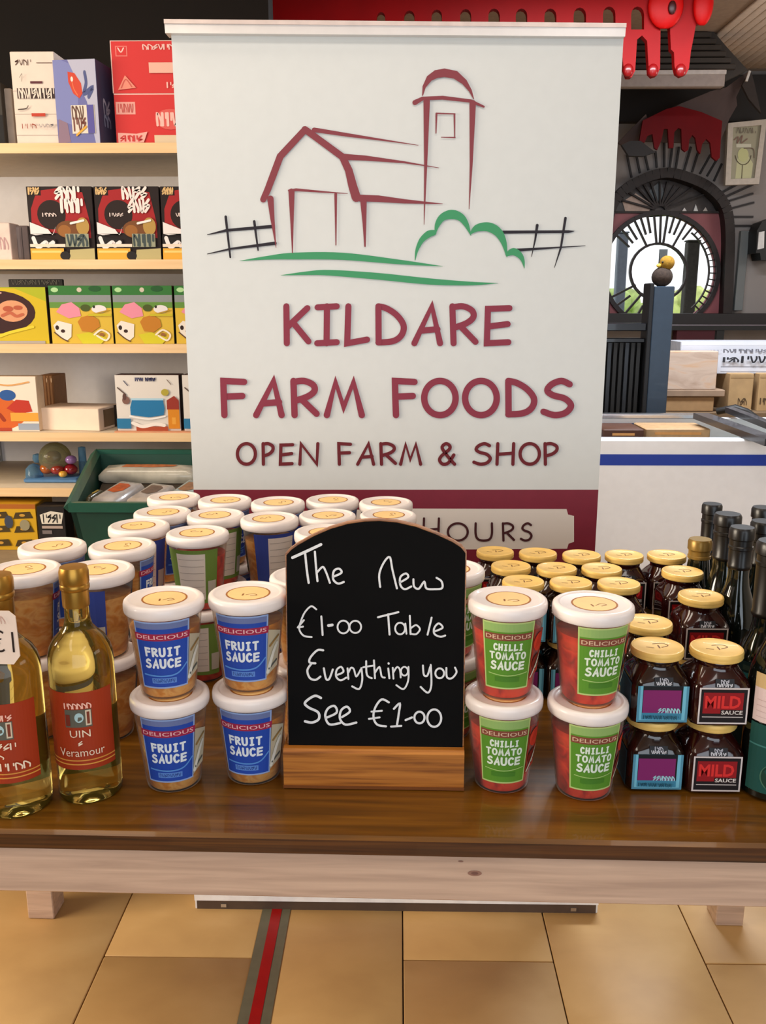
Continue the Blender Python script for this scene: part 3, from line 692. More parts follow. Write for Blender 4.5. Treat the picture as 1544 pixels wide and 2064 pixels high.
# ================================================================== BOTTLES
def cylf(r, c_ang=0):
    return lambda u, v, l: Vector(((r + .0004 + .00012 * l) * math.sin(u / r + c_ang), -(r + .0004 + .00012 * l) * math.cos(u / r + c_ang), v))
def make_wine(loc, rz, label, tagged):
    t = thing('wine_bottle', label, 'bottle', loc, rz, 'pale wine bottles')
    r = .0375
    m = MB(); m.lathe([(.012, .006), (.030, .001), (.035, .0), (r, .004), (r, .170), (.0368, .179), (.0345, .188), (.0295, .197), (.0220, .2045), (.0162, .212), (.0142, .222), (.0138, .240), (.0142, .275), (.001, .276)], M_WINE, 48); m.build('glass', t, 60)
    m = MB(); m.lathe([(.0150, .236), (.0153, .238), (.0153, .2555), (.0166, .2570), (.0168, .2612), (.0160, .2630), (.0168, .2655), (.0168, .2775), (.0152, .2832), (.001, .2842)], M_CAPS, 32); m.build('capsule', t, 40)
    P = Print(cylf(r)); N = 20; OR = (164, 54, 20); w = (248, 226, 200)
    P.rect(-.050, .046, .045, .143, (150, 48, 22), N); P.rect(-.030, .046, .045, .143, OR, N)
    P.rect(-.048, .052, .045, .0535, (226, 160, 70), N); P.rect(-.048, .057, .045, .0585, (220, 150, 66), N)
    P.rect(-.012, .100, .018, .122, (96, 96, 84), 8); P.oval(.004, .112, .005, .006, (176, 210, 214)); P.rect(.011, .102, .017, .121, (222, 206, 180), 3); P.rect(.0125, .104, .0155, .119, (130, 60, 40), 3); P.rect(-.011, .102, -.006, .116, (120, 44, 30), 3)
    P.scrib(-.012, .124, .018, .130, 6, (255, 200, 180), .0012)
    if tagged:
        P.scrib(-.014, .089, .020, .096, 5, w, .0012); P.scrib(-.001, .078, .007, .083, 1, w, .0012); P.scrib(-.022, .064, .032, .072, 7, w, .0014)
    else:
        P.text('UIN', .004, .088, .009, w, maxw=.022, bold=-.0); P.scrib(.001, .078, .006, .083, 1, w, .0011); P.text('Veramour', .004, .064, .010, w, maxw=.050, bold=-.005)
    P.scrib(-.046, .10, -.034, .125, 2, (210, 110, 70), .0011)
    P.build('front_label', t)
    P = Print(cylf(r, math.pi)); P.rect(-.040, .020, .052, .098, (240, 226, 220), N)
    for q in range(7): P.rect(-.034, .032 + q * .008, .046, .0325 + q * .008, (176, 164, 160), N)
    P.build('back_label', t)
    if tagged:
        m = MB(); m.loft([[(x, y, z) for x, z in [(-.030, .190), (.026, .190), (.034, .200), (.033, .246), (.026, .252), (-.026, .252), (-.034, .246), (-.034, .200)]] for y in (-.0335, -.0322)], mat((240, 220, 204), .6, var=.02))
        pt = m.build('price_tag', t)
        P = Print(lambda u, v, l: Vector((u, -.0337 - .0001 * l, v)))
        P.text('€1', .015, .204, .026, (40, 26, 22), bold=-.01, wide=.85); P.scrib(-.022, .238, .022, .246, 8, (196, 160, 150), .0008); P.build('price_lettering', pt)
    return t
b1 = onZ(42, 1615, TOPZ); b2_ = onZ(184, 1589, TOPZ)
make_wine((b1.x, b1.y - .002, TOPZ), R(-2), 'pale yellow wine bottle with a white €1 neck tag at the table left edge', True)
make_wine((b2_.x, b2_.y, TOPZ), R(4), 'pale yellow wine bottle with orange label and bare gold neck', False)
def make_dark(loc, h, r, capr, caph, label, style, name='dark_bottle'):
    t = thing(name, label, 'bottle', loc, 0, 'dark bottles on the right of the table')
    s = h - caph
    m = MB(); m.lathe([(r * .85, 0), (r, .004), (r, s * .60), (r * .95, s * .68), (r * .75, s * .78), (capr * 1.05, s * .88), (capr * .92, s * .95), (capr * .92, h - .004), (.001, h - .004)], M_DARKGLASS, 36); m.build('glass', t, 50)
    m = MB(); m.lathe([(capr, s), (capr * 1.06, s + .002), (capr * 1.06, s + .006), (capr, s + .008), (capr * 1.02, h - .032), (capr * 1.09, h - .031), (capr * 1.09, h - .027), (capr * 1.02, h - .026), (capr * 1.02, h - .018), (capr * 1.14, h - .0165), (capr * 1.14, h - .004), (capr * 1.02, h), (.001, h)], mat((150, 120, 60), .35, metal=.5) if style == 'gold' else M_DARKCAP, 28); m.build('cap', t, 40)
    P = Print(cylf(r)); N = 16
    if style == 'front':
        P.rect(-.045, .100, .04, .142, (222, 200, 198), N); P.rect(-.045, .142, .04, .160, (206, 176, 124), N)
        for q in range(4): P.rect(-.040, .106 + q * .007, .035, .1065 + q * .007, (190, 160, 160), N)
        P.rect(-.045, .012, .04, .098, (22, 74, 68), N); P.rect(-.045, .070, .04, .072, (60, 120, 116), N); P.oval(-.006, .034, .022, .020, (70, 110, 90)); P.oval(-.006, .034, .0205, .0185, (24, 58, 46))  # the outlined green oval paints in a reflection at the bottle base
        P.pen([(-.024, .176), (-.018, .182), (-.012, .176)], .002, (20, 18, 18))
    elif style == 'teal':
        P.rect(-.045, .015, .04, .130, (10, 38, 40), N)
        for q, (z, c) in enumerate(((.118, (44, 62, 54)), (.108, (40, 110, 116)), (.095, (24, 84, 90)), (.082, (50, 112, 112)), (.072, (20, 74, 78)))): P.rect(-.038, z, .036, z + .007, c, N)
    else:
        P.rect(-.030, .03, .03, .110, (92, 78, 58), N); P.rect(-.026, .05, .02, .078, (24, 20, 18), N); P.oval(0, .09, .016, .010, (150, 122, 92))
    P.build('label_print', t)
    return t
def place_dark(px, py, Y, r, capr, caph, label, style, x=None):
    p = onY(px, py, Y); make_dark((p.x if x is None else x, Y, TOPZ), p.z - TOPZ, r, capr, caph, label, style)
place_dark(1436, 1015, 1.46, .032, .0145, .085, 'dark bottle with tall black cap, furthest left and rear of the dark bottles', 'plain')
place_dark(1412, 1086, 1.385, .026, .0165, .02, 'short dark bottle with a dull gold ring cap behind the jars', 'gold')
place_dark(1468, 1035, 1.30, .031, .0175, .07, 'dark bottle with ridged black cap beside the gold-capped short bottle', 'plain')
place_dark(1497, 1062, 1.225, .031, .0155, .06, 'dark bottle in the middle of the dark bottles, pale oval label', 'plain')
place_dark(1540, 1022, 1.42, .032, .0165, .06, 'dark bottle at the rear right edge of the table', 'plain')
place_dark(1542, 1050, 1.335, .032, .018, .07, 'dark bottle with a wide black cap in front of the rear right one', 'plain')
make_dark((.478, 1.105, TOPZ), .285, .036, .0185, .10, 'dark bottle with a teal striped label beside the right jar column', 'teal')
pf = onZ(1551, 1590, TOPZ)
make_dark((pf.x, pf.y, TOPZ), .30, .037, .0165, .07, 'dark bottle with cream and teal labels at the front right corner', 'front')

# ================================================================== SHELVING ON THE LEFT
SY = 2.35; SB = 2.78
def zY(py, Y): return onY(300, py, Y).z
sx0, sx1 = -2.2, -.22
su = thing('shop_shelving', 'grey-backed shop shelving with pale beech shelves left of the banner', 'shelving', ((sx0 + sx1) / 2, SB, 0))
SO = su.location.copy()
ztop = zY(288, SY)
levels = [(zY(289, SY), SY), (zY(524, SY), SY), (zY(694, SY), SY), (zY(873, SY), SY), (zY(985, SY), SY)]
m = MB(); m.box(sx0, sx1, SB, SB + .02, 0, levels[0][0], mat((226, 220, 218), .7, var=.02)); m.build('back_panel', su, off=SO)
for z, y in levels:
    m = MB(); m.box(sx0, sx1, y, SB, z - .021, z, mat((206, 190, 166), .6, var=.03), .001); sh_ = m.build('shelf', su, off=SO)
    m = MB(); m.box(sx0, sx1, y - .003, y, z - .0225, z + .001, M_SHELF); m.build('front_strip', sh_, off=SO)
DZ = .660
m = MB(); m.box(sx0, sx1, 1.93, SB, DZ - .03, DZ, mat((150, 132, 108), .6)); m.box(sx0, sx1, 1.95, 1.97, 0, DZ - .03, mat((110, 100, 90), .7)); m.box(sx0, sx1, SB-.03, SB, 0, DZ - .03, mat((110, 100, 90), .7)); m.build('base_deck', su, off=SO)
xu = onY(1, 920, SB).x
m = MB(); m.box(xu - .03, xu + .006, SB - .012, SB, DZ, levels[0][0], mat((170, 168, 166), .4, metal=.3))
up = m.build('upright', su, off=SO)
m = MB()
for k in range(60): 
    z = DZ + .02 + k * .03
    if z < levels[0][0] - .03: m.box(xu - .007, xu + .004, SB - .0135, SB - .012, z, z + .018, M_BLACK)
o = m.build('slots', up, off=SO); o['kind'] = 'stuff'

def carton(name, label, cat, px0, px1, py0, base, Y, depth, body, printer=None, rz=0, group=None, side=None):
    """box standing at height base with its front at distance Y; px0..px1 and py0 measured on the front"""
    pyb = (onY(px0, py0, Y).z)
    a, b_ = None, None
    # find the pixel row of the base
    lo, hi = -200, 2200
    for _ in range(40):
        mid = (lo + hi) / 2
        if onY(px0, mid, Y).z > base: lo = mid
        else: hi = mid
    a = onY(px0, (py0 + lo) / 2, Y).x; b_ = onY(px1, (py0 + lo) / 2, Y).x; h = pyb - base; w = b_ - a
    t = thing(name, label, cat, ((a + b_) / 2, Y + depth / 2, base + .0004), rz, group)
    m = MB(); m.box(-w / 2, w / 2, -depth / 2, depth / 2, 0, h, body, .0015); m.build('carton', t)
    if printer:
        P = Print(lambda u, v, l: Vector(((u - .5) * w * .992, -depth / 2 - .0003 - .00015 * l, v * h * .996 + h * .002)))
        printer(P); P.build('front_print', t)
    if side:
        P = Print(lambda u, v, l: Vector((w / 2 + .0003 + .00015 * l, (u - .5) * depth * .98, v * h * .996)))
        side(P); P.build('side_print', t)
    return t
z1 = levels[0][0]
def pr_stack(P):
    k = (120, 100, 92)
    for y in (.10, .33, .58): P.rect(0, y, 1, y + .006, (176, 160, 150))
    P.scrib(.1, .86, .48, .91, 4, (90, 66, 56), .012); P.pen([(.6, .88), (.95, .88)], .01, (130, 110, 100), False); P.rect(.42, .66, .70, .685, (90, 40, 50))
    P.rect(.10, .50, .98, .61, (70, 52, 50)); P.scrib(.13, .51, .96, .60, 10, (226, 210, 196), .022); P.pen([(.1, .38), (.28, .39), (.34, .42)], .012, (70, 60, 54)); P.rect(.4, .305, .72, .34, (186, 62, 44)); P.scrib(.15, .18, .5, .22, 3, (150, 70, 56), .012); P.scrib(.55, .19, .9, .22, 4, (160, 150, 150), .01)
    P.pen([(.2, .72), (.26, .76), (.24, .68)], .008, (120, 110, 104))
carton('white_carton', 'tall white carton with dark lettering beside the blue box on the top shelf', 'box', 27, 115, 104, z1, 2.37, .12, mat((222, 206, 192), .6, var=.02), pr_stack)
carton('grey_carton', 'small plain grey carton left of the tall white carton', 'box', 12, 27, 178, z1, 2.42, .1, mat((150, 138, 128), .6))
carton('dark_carton', 'dark carton half out of view on the top shelf', 'box', -46, 6, 166, z1, 2.40, .12, mat((40, 34, 26), .6), lambda P: (P.rect(.5, .05, .98, .5, (20, 20, 22)), P.oval(.8, .9, .15, .08, (90, 84, 70))))
def pr_blue(P):
    P.rect(0, 0, 1, 1, (104, 106, 160)); P.poly([(0, .3), (.5, .2), (.6, .9), (.2, 1), (0, 1)], (120, 126, 178)); P.poly([(.35, 1), (1, 1), (1, 0), (.9, 0), (.75, .5)], (176, 176, 196)); P.poly([(0, 0), (.3, .02), (.25, .25), (.05, .3)], (134, 110, 128))
    P.poly([(.34, .86), (.50, .84), (.64, .72), (.66, .60), (.58, .54), (.44, .60), (.34, .74)], (196, 66, 44)); P.pen([(.42, .78), (.46, .66), (.54, .58)], .02, (230, 110, 70)); P.oval(.43, .77, .03, .03, (236, 214, 200))
    P.pen([(.74, .84), (.76, .72), (.70, .60), (.90, .66), (.80, .56)], .06, (76, 84, 130)); P.rect(.36, .12, .92, .46, (214, 204, 190)); P.scrib(.38, .30, .66, .44, 3, (96, 66, 56), .026); P.scrib(.40, .16, .70, .30, 3, (110, 60, 50), .026); P.rect(.74, .12, .90, .46, (84, 80, 150)); P.pen([(.46, .10), (.7, .2)], .03, (214, 160, 60))
carton('blue_box', 'blue printed box with an orange figure on the top shelf', 'box', 114, 203, 120, z1, 2.355, .10, mat((96, 92, 134), .6), pr_blue, R(-6), side=lambda P: (P.rect(0, 0, 1, 1, (74, 74, 104)), P.scrib(.3, .4, .7, .55, 2, (190, 190, 210), .04), P.scrib(.3, .25, .7, .36, 2, (150, 160, 190), .04)))
RED = (206, 52, 52)
def pr_r1(P):
    P.rect(0, 0, 1, 1, RED); P.rect(0, .985, 1, 1, (236, 190, 180)); P.rect(0, 0, .012, 1, (240, 200, 190)); P.rect(.07, .70, .24, .90, (226, 120, 112)); P.rect(.085, .72, .225, .88, RED); P.pen([(.11, .86), (.15, .78), (.19, .86)], .018, (236, 200, 190)); P.scrib(.46, .83, .98, .92, 7, (236, 190, 182), .016)
    P.poly([(.08, .06), (.19, .34), (.34, .10)], (226, 140, 120)); P.pen([(.13, .1), (.2, .26), (.28, .12)], .02, (196, 90, 80)); P.rect(.54, .38, 1, .58, (228, 178, 160)); P.scrib(.78, .1, 1, .2, 3, (240, 190, 180), .016)
def pr_r2(P):
    P.rect(0, 0, 1, 1, RED); P.rect(0, .98, 1, 1, (240, 196, 186)); P.rect(.02, .60, .30, .84, (226, 160, 150)); P.scrib(.05, .64, .27, .80, 5, (196, 90, 84), .012); P.oval(.80, .50, .22, .20, (214, 90, 84)); P.scrib(.60, .38, .98, .62, 5, (240, 186, 176), .03)
    P.poly([(.03, .03), (.40, .05), (.46, .26), (.3, .22), (.03, .24)], (232, 170, 160)); P.scrib(.06, .08, .38, .18, 5, (196, 60, 60), .02); P.rect(.56, 0, 1, .19, (216, 196, 166))
rb = carton('red_carton', 'red carton lying lower of the two red cartons beside the banner', 'box', 232, 372, 189, z1, 2.38, .22, mat(RED, .55), pr_r2)
carton('red_carton', 'red carton lying on top of another red carton, beside the banner', 'box', 224, 366, 82, zY(189, 2.38) + .0006, 2.38, .22, mat(RED, .55), pr_r1)
z2 = levels[1][0]
def pr_egg(P):
    P.rect(0, 0, 1, 1, (28, 14, 14)); P.poly([(.04, .42), (.05, .7), (.16, .94), (.5, .98), (.86, .92), (.95, .5), (.95, .3)], (158, 30, 34)); P.oval(.36, .62, .22, .20, (34, 18, 16)); P.rect(.02, .88, .22, .99, (24, 14, 14)); P.scrib(.03, .90, .2, .98, 4, (214, 176, 120), .02)
    P.scrib(.22, .60, .44, .64, 4, (214, 196, 190), .012)
    P.scrib(.44, .84, .82, .98, 4, (232, 222, 216), .038); P.scrib(.52, .66, .86, .82, 4, (230, 220, 214), .036); P.oval(.62, .42, .20, .12, (116, 70, 34)); P.oval(.55, .40, .10, .08, (150, 96, 44))
    P.poly([(.02, .52), (.3, .42), (.36, .34), (.42, .46), (.38, .36), (.10, .34), (.02, .36)], (232, 224, 222)); P.poly([(0, .34), (.4, .28), (.45, 0), (0, 0)], (26, 20, 22)); P.pen([(.06, .3), (.12, .18), (.24, .24), (.28, .2), (.36, .24)], .06, (236, 226, 224)); P.rect(0, .18, .55, .22, (234, 214, 196)); P.rect(0, 0, .52, .16, (226, 168, 60)); P.rect(.02, .10, .48, .13, (240, 206, 120))
    P.oval(.84, .46, .10, .12, (176, 140, 72)); P.rect(.56, .18, .92, .36, (150, 152, 128)); P.scrib(.58, .20, .90, .34, 4, (64, 76, 76), .03); P.poly([(.6, 0), (1, 0), (1, .16), (.62, .14)], (186, 172, 120)); P.oval(.54, .06, .08, .06, (30, 26, 26)); P.pen([(.66, .5), (.86, .54)], .03, (240, 230, 224))
EG = 'red and black printed egg boxes'
for i, (a, b_, d) in enumerate(((58, 189, 'leftmost'), (193, 323, 'middle'), (317, 447, ''))):
    carton('egg_box', ('%s red and black egg box on the second shelf' % d) if d else 'red and black egg box half hidden behind the banner on the second shelf', 'box', a if i < 2 else 326, b_ if i < 2 else 456, 376, z2, 2.37, .10, mat((30, 14, 14), .5), pr_egg, group=EG)
carton('pink_carton', 'small pink-white carton at the left end of the second shelf', 'box', -30, 22, 449, z2, 2.37, .06, mat((222, 196, 184), .6), lambda P: (P.scrib(.4, .3, .9, .6, 3, (190, 150, 150), .03),))
carton('grey_box', 'grey carton with dark strokes between the pink carton and the egg boxes', 'box', 24, 58, 455, z2, 2.41, .10, mat((128, 112, 108), .6), lambda P: (P.rect(.1, .05, .5, .95, (150, 136, 132)), P.pen([(.2, .9), (.3, .6), (.3, .1)], .08, (60, 50, 50)), P.rect(.62, .05, .66, .95, (80, 70, 68))))
z3 = levels[2][0]
def pr_farm(P):
    P.rect(0, 0, 1, 1, (214, 178, 60)); P.rect(0, .84, 1, 1, (48, 112, 50)); P.rect(0, .70, 1, .84, (134, 140, 140)); P.rect(0, .62, 1, .72, (96, 140, 60)); P.oval(.1, .93, .06, .04, (170, 210, 150)); P.oval(.5, .93, .04, .04, (200, 190, 170)); P.oval(.75, .95, .1, .05, (30, 84, 40))
    P.poly([(.1, .55), (.2, .68), (.36, .72), (.48, .62), (.5, .48), (.3, .44)], (226, 140, 160)); P.oval(.80, .60, .12, .07, (226, 220, 220)); P.oval(.72, .64, .02, .025, (40, 40, 30)); P.oval(.58, .62, .08, .06, (70, 84, 30))
    P.poly([(.44, .38), (.5, .46), (.66, .5), (.78, .42), (.8, .3), (.66, .2), (.5, .22)], (190, 122, 34)); P.poly([(.04, .32), (.12, .40), (.34, .34), (.32, .12), (.24, .05), (.08, .16)], (232, 222, 210)); P.oval(.1, .28, .03, .04, (40, 20, 20)); P.oval(.19, .22, .035, .03, (50, 24, 20)); P.pen([(.05, .2), (.16, .1), (.26, .04)], .02, (90, 60, 40))
    P.poly([(.4, .16), (.62, .2), (.9, .1), (.8, 0), (.5, 0)], (206, 196, 40)); P.pen([(.70, .16), (.82, .24), (.94, .16), (.88, .06), (.74, .14)], .03, (236, 224, 206)); P.oval(.82, .16, .04, .03, (150, 96, 50)); P.pen([(.66, .5), (.95, .58)], .02, (180, 140, 40)); P.rect(.62, .48, 1, .52, (196, 180, 40))
def pr_pan(P):
    P.rect(0, 0, 1, 1, (206, 178, 30)); P.poly([(0, 1), (1, 1), (1, .75), (.6, .98)], (170, 176, 30)); P.oval(.35, .56, .50, .38, (52, 16, 18)); P.pen([(-.0, .74), (.2, .86), (.42, .90)], .03, (200, 160, 150)); P.oval(.55, .58, .20, .19, (214, 150, 110)); P.oval(.14, .56, .17, .19, (214, 150, 104))
    P.oval(.50, .62, .07, .05, (176, 84, 56)); P.oval(.63, .64, .06, .04, (176, 84, 56)); P.pen([(.42, .50), (.52, .55), (.6, .49), (.68, .52)], .05, (186, 96, 66)); P.oval(.12, .62, .06, .05, (170, 84, 56)); P.pen([(.06, .48), (.16, .53), (.22, .48)], .05, (186, 96, 66)); P.pen([(0, .14), (.3, .12), (.5, .2), (.8, .3)], .05, (226, 200, 50)); P.rect(0, 0, .95, .05, (170, 160, 150))
carton('yellow_box', 'yellow box printed with a dark pan at the left of the third shelf', 'box', -60, 96, 579, z3, 2.37, .10, mat((60, 40, 20), .5), pr_pan)
carton('farm_box', 'farm scene box next to the yellow pan box on the third shelf', 'box', 101, 226, 576, z3, 2.37, .10, mat((60, 60, 20), .5), pr_farm, group='farm scene egg boxes')
carton('farm_box', 'second farm scene box on the third shelf, right of the first', 'box', 229, 349, 576, z3, 2.37, .10, mat((60, 60, 20), .5), pr_farm, group='farm scene egg boxes')
carton('farm_box', 'farm scene box half hidden behind the banner edge', 'box', 353, 478, 576, z3, 2.37, .10, mat((60, 60, 20), .5), pr_farm, group='farm scene egg boxes')
P0 = carton('sign_strip', 'narrow dark printed strip standing behind the yellow pan box', 'sign', 22, 131, 563, z3, 2.50, .01, mat((46, 38, 30), .6), lambda P: (P.scrib(.05, .92, .95, .985, 14, (150, 140, 120), .006),))
z4 = levels[3][0]
def pr_dough(P):
    P.rect(0, 0, 1, 1, (232, 218, 200)); P.oval(.42, .32, .41, .30, (206, 96, 34)); P.pen([(.2, .3), (.4, .34), (.5, .2)], .06, (150, 50, 20)); P.oval(.58, .66, .12, .10, (36, 84, 150)); P.poly([(.55, .42), (.7, .58), (.88, .56), (.92, .36), (.7, .32)], (186, 50, 32)); P.rect(.6, .18, 1, .34, (226, 160, 60)); P.rect(.7, .02, 1, .14, (150, 160, 176)); P.pen([(.3, .9), (.6, .84), (.9, .9)], .03, (214, 160, 100)); P.rect(0, 0, .6, .06, (170, 60, 36))
carton('craft_box', 'white box with orange and blue prints at the left of the fourth shelf', 'box', -65, 76, 759, z4, 2.38, .05, mat((226, 200, 170), .6), pr_dough)
carton('brown_box', 'brown striped boxes edge behind the white craft box', 'box', 79, 110, 757, z4, 2.56, .10, mat((158, 108, 62), .6), lambda P: [P.rect(.1 + .2 * q, 0, .15 + .2 * q, 1, (130, 84, 46)) for q in range(5)] + [P.oval(.3 + .3 * q, .9, .04, .05, (226, 190, 150)) for q in range(3)])
t = carton('cream_box', 'plain cream flat box lying on the fourth shelf', 'box', 77, 210, 823, z4, 2.39, .13, mat((236, 212, 190), .6, var=.02), None, R(-8), side=lambda P: (P.rect(.2, .12, .7, .9, (120, 96, 70)), P.rect(.7, .0, 1, 1, (50, 36, 26))))
def pr_craft(P):
    P.rect(0, 0, 1, 1, (222, 214, 206)); P.rect(.3, .88, .66, .97, (214, 206, 198)); P.scrib(.32, .90, .44, .95, 4, (60, 60, 96), .014); P.scrib(.48, .90, .64, .95, 5, (50, 50, 84), .014); P.pen([(.04, .78), (.16, .66)], .02, (90, 70, 60)); P.pen([(.14, .9), (.2, .82)], .015, (90, 90, 110)); P.pen([(.82, .92), (.88, .84)], .012, (120, 100, 90)); P.oval(.16, .56, .06, .07, (126, 90, 80)); P.oval(.14, .62, .03, .06, (90, 60, 54))
    P.poly([(.22, .30), (.22, .44), (.26, .58), (.74, .58), (.76, .42), (.74, .30), (.5, .26)], (34, 116, 166)); P.rect(.24, .56, .75, .595, (170, 206, 224)); P.pen([(.21, .28), (.5, .23), (.76, .28)], .03, (240, 236, 232)); P.oval(.78, .70, .06, .06, (176, 160, 60)); P.poly([(.80, .40), (.80, .56), (.92, .64), (.99, .56), (.99, .40)], (150, 50, 36)); P.rect(.81, .06, .99, .40, (214, 134, 30)); P.rect(.87, .14, .93, .26, (230, 160, 60)); P.rect(0, .06, .22, .24, (40, 116, 160)); P.rect(.3, 0, .8, .10, (170, 74, 44)); P.pen([(.25, .16), (.4, .1), (.6, .14), (.74, .12)], .06, (238, 230, 222))
carton('craft_box', 'white box printed with a blue tub beside the banner on the fourth shelf', 'box', 234, 363, 756, z4, 2.37, .06, mat((60, 20, 20), .5), pr_craft)
carton('craft_box', 'white box cut off by the banner edge on the fourth shelf', 'box', 369, 498, 756, z4, 2.37, .06, mat((60, 20, 20), .5), pr_craft)
m = MB(); q0 = onY(232, 870, 2.36); m.box(q0.x, sx1 - .01, SY + .004, SY + .05, z4 + .0003, z4 + .004, mat((214, 150, 112), .6)); tag(m.build('card_strip'), 'thin orange card strip under the craft boxes on the fourth shelf', 'card')
z5 = levels[4][0]
# clear gift pack of sweets
gx = onY(110, 975, 2.45)
t = thing('sweet_gift_pack', 'clear blue tinted gift pack of sweets on the lowest beech shelf', 'gift pack', (gx.x, 2.47, z5 + .0005))
mb = clear_plastic('blue_cellophane', (150, 196, 226), .25)
m = MB(); m.box(-.075, .075, -.05, .05, 0, .012, mat((86, 132, 180), .3, coat=.3), .003); m.build('tray', t)
m = MB(); m.ball((0, 0, .062), .045, .04, .045, clear_plastic('clear_dome', (200, 196, 160), .2), 20, 12); m.build('dome', t, 60)
for i, (x, y, z, s, c) in enumerate(((-.02, -.015, .035, .020, (176, 90, 24)), (.012, -.02, .034, .020, (150, 40, 24)), (.045, -.01, .032, .020, (140, 20, 30)), (-.005, .0, .066, .022, (110, 60, 14)), (.05, -.015, .06, .016, (150, 110, 170)), (.03, -.03, .022, .012, (230, 170, 60)))):
    m = MB(); m.ball((x, y, z), s, s, s * .8, mat(c, .2, coat=.5), 12, 8); m.build('sweet', t, 60)
m = MB(); m.lathe([(.024, .012), (.022, .035), (.012, .046), (.001, .05)], mb, 20, (-.055, -.02, 0)); m.build('bell', t, 60)
m = MB(); m.lathe([(.010, .05), (.014, .06), (.012, .072), (.001, .075)], mb, 16, (-.05, 0, 0)); m.lathe([(.012, .012), (.010, .09), (.001, .092)], mb, 16, (.07, .02, 0)); m.build('wrap', t, 60)
# lower packs
def pr_yp(P):
    P.rect(0, 0, 1, 1, (206, 160, 26)); P.rect(.5, .9, 1, 1, (170, 96, 30))
    for k in range(3):
        for j in range(3): P.poly([(.02 + .33 * j, .68 - .3 * k), (.06 + .33 * j, .82 - .3 * k), (.26 + .33 * j, .84 - .3 * k), (.30 + .33 * j, .70 - .3 * k)], (70, 54, 20)); P.oval(.15 + .33 * j, .76 - .3 * k, .04, .03, (200, 150, 60))
    P.oval(.62, .62, .06, .14, (60, 66, 84)); P.oval(.84, .55, .07, .12, (150, 140, 110))
carton('yellow_pack', 'yellow and black printed pack under the lowest shelf', 'pack', -70, 75, 1016, DZ, 2.33, .12, mat((180, 130, 20), .5), pr_yp)
carton('black_pack', 'black pack with white lettering left of the green crate', 'pack', 77, 133, 1021, DZ, 2.31, .06, mat((24, 20, 22), .4), lambda P: (P.poly([(.1, .82), (.15, .62), (.86, .62), (.95, .86), (.5, .9)], (222, 214, 200)), P.scrib(.2, .66, .85, .82, 4, (30, 26, 26), .03), P.rect(.15, .52, .9, .58, (180, 160, 150)), P.rect(.15, .4, .5, .48, (120, 110, 110))))
# crate of packed goods
cr0 = onY(140, 1022, 1.97); cr1 = onY(192, 915, 2.33)
cx_, cy_ = -.70, 2.15
t = thing('green_crate', 'dark green plastic crate of packed goods between shelving and tubs', 'crate', (cx_, cy_, DZ + .0005))
xl_, xr_ = cr0.x - cx_, -.36 - cx_; zf, zb = cr0.z - DZ, cr1.z - DZ; yf, yb = 1.97 - cy_, 2.335 - cy_
xlb = cr1.x - cx_
def wall4(m, pts, th, mt):
    m.loft([[p for p in pts], [p + th for p in pts]], mt)
V = Vector; th = .012; ins = .03
m = MB()
wall4(m, [V((xl_ + ins, yf + .02, 0)), V((xr_ - ins, yf + .02, 0)), V((xr_, yf, zf)), V((xl_, yf, zf))], V((0, th, 0)), M_TEALCRATE)
wall4(m, [V((xlb + ins, yb - .02, 0)), V((xr_ - ins, yb - .02, 0)), V((xr_, yb, zb)), V((xlb, yb, zb))], V((0, -th, 0)), M_TEALCRATE)
wall4(m, [V((xl_ + ins, yf + .02, 0)), V((xlb + ins, yb - .02, 0)), V((xlb, yb, zb)), V((xl_, yf, zf))], V((th, 0, 0)), M_TEALCRATE)
wall4(m, [V((xr_ - ins, yf + .02, 0)), V((xr_ - ins, yb - .02, 0)), V((xr_, yb, zb)), V((xr_, yf, zf))], V((-th, 0, 0)), M_TEALCRATE)
m.box(xl_ + ins, xr_ - ins, yf + .03, yb - .03, 0, .01, M_TEALCRATE)
m.build('shell', t)
m = MB(); rim = [V((xl_, yf, zf)), V((xr_, yf, zf)), V((xr_, yb, zb)), V((xlb, yb, zb)), V((xl_, yf, zf))]
for a, b_ in zip(rim, rim[1:]): m.bar(a, b_, .022, mat((18, 78, 62), .4, coat=.2), .016)
m.build('rim', t)
packs = [(236, 2.095, .068, .14, 'grey-white pack with an orange food picture near the crate front', (166, 160, 158), (160, 72, 30), -17), (303, 2.085, .068, .13, 'pale pack with a brown picture in the crate centre', (160, 150, 142), (92, 72, 58), -17),
         (378, 2.105, .068, .14, 'grey pack at the crate right end by the banner', (146, 158, 158), (128, 92, 64), -17), (300, 2.255, .25, .05, 'blue-white pack lying along the crate back', (176, 172, 160), (168, 92, 44), 0), (190, 2.075, .012, .06, 'narrow dark yellow-striped pack at the crate left wall', (66, 62, 40), (150, 130, 50), -17)]
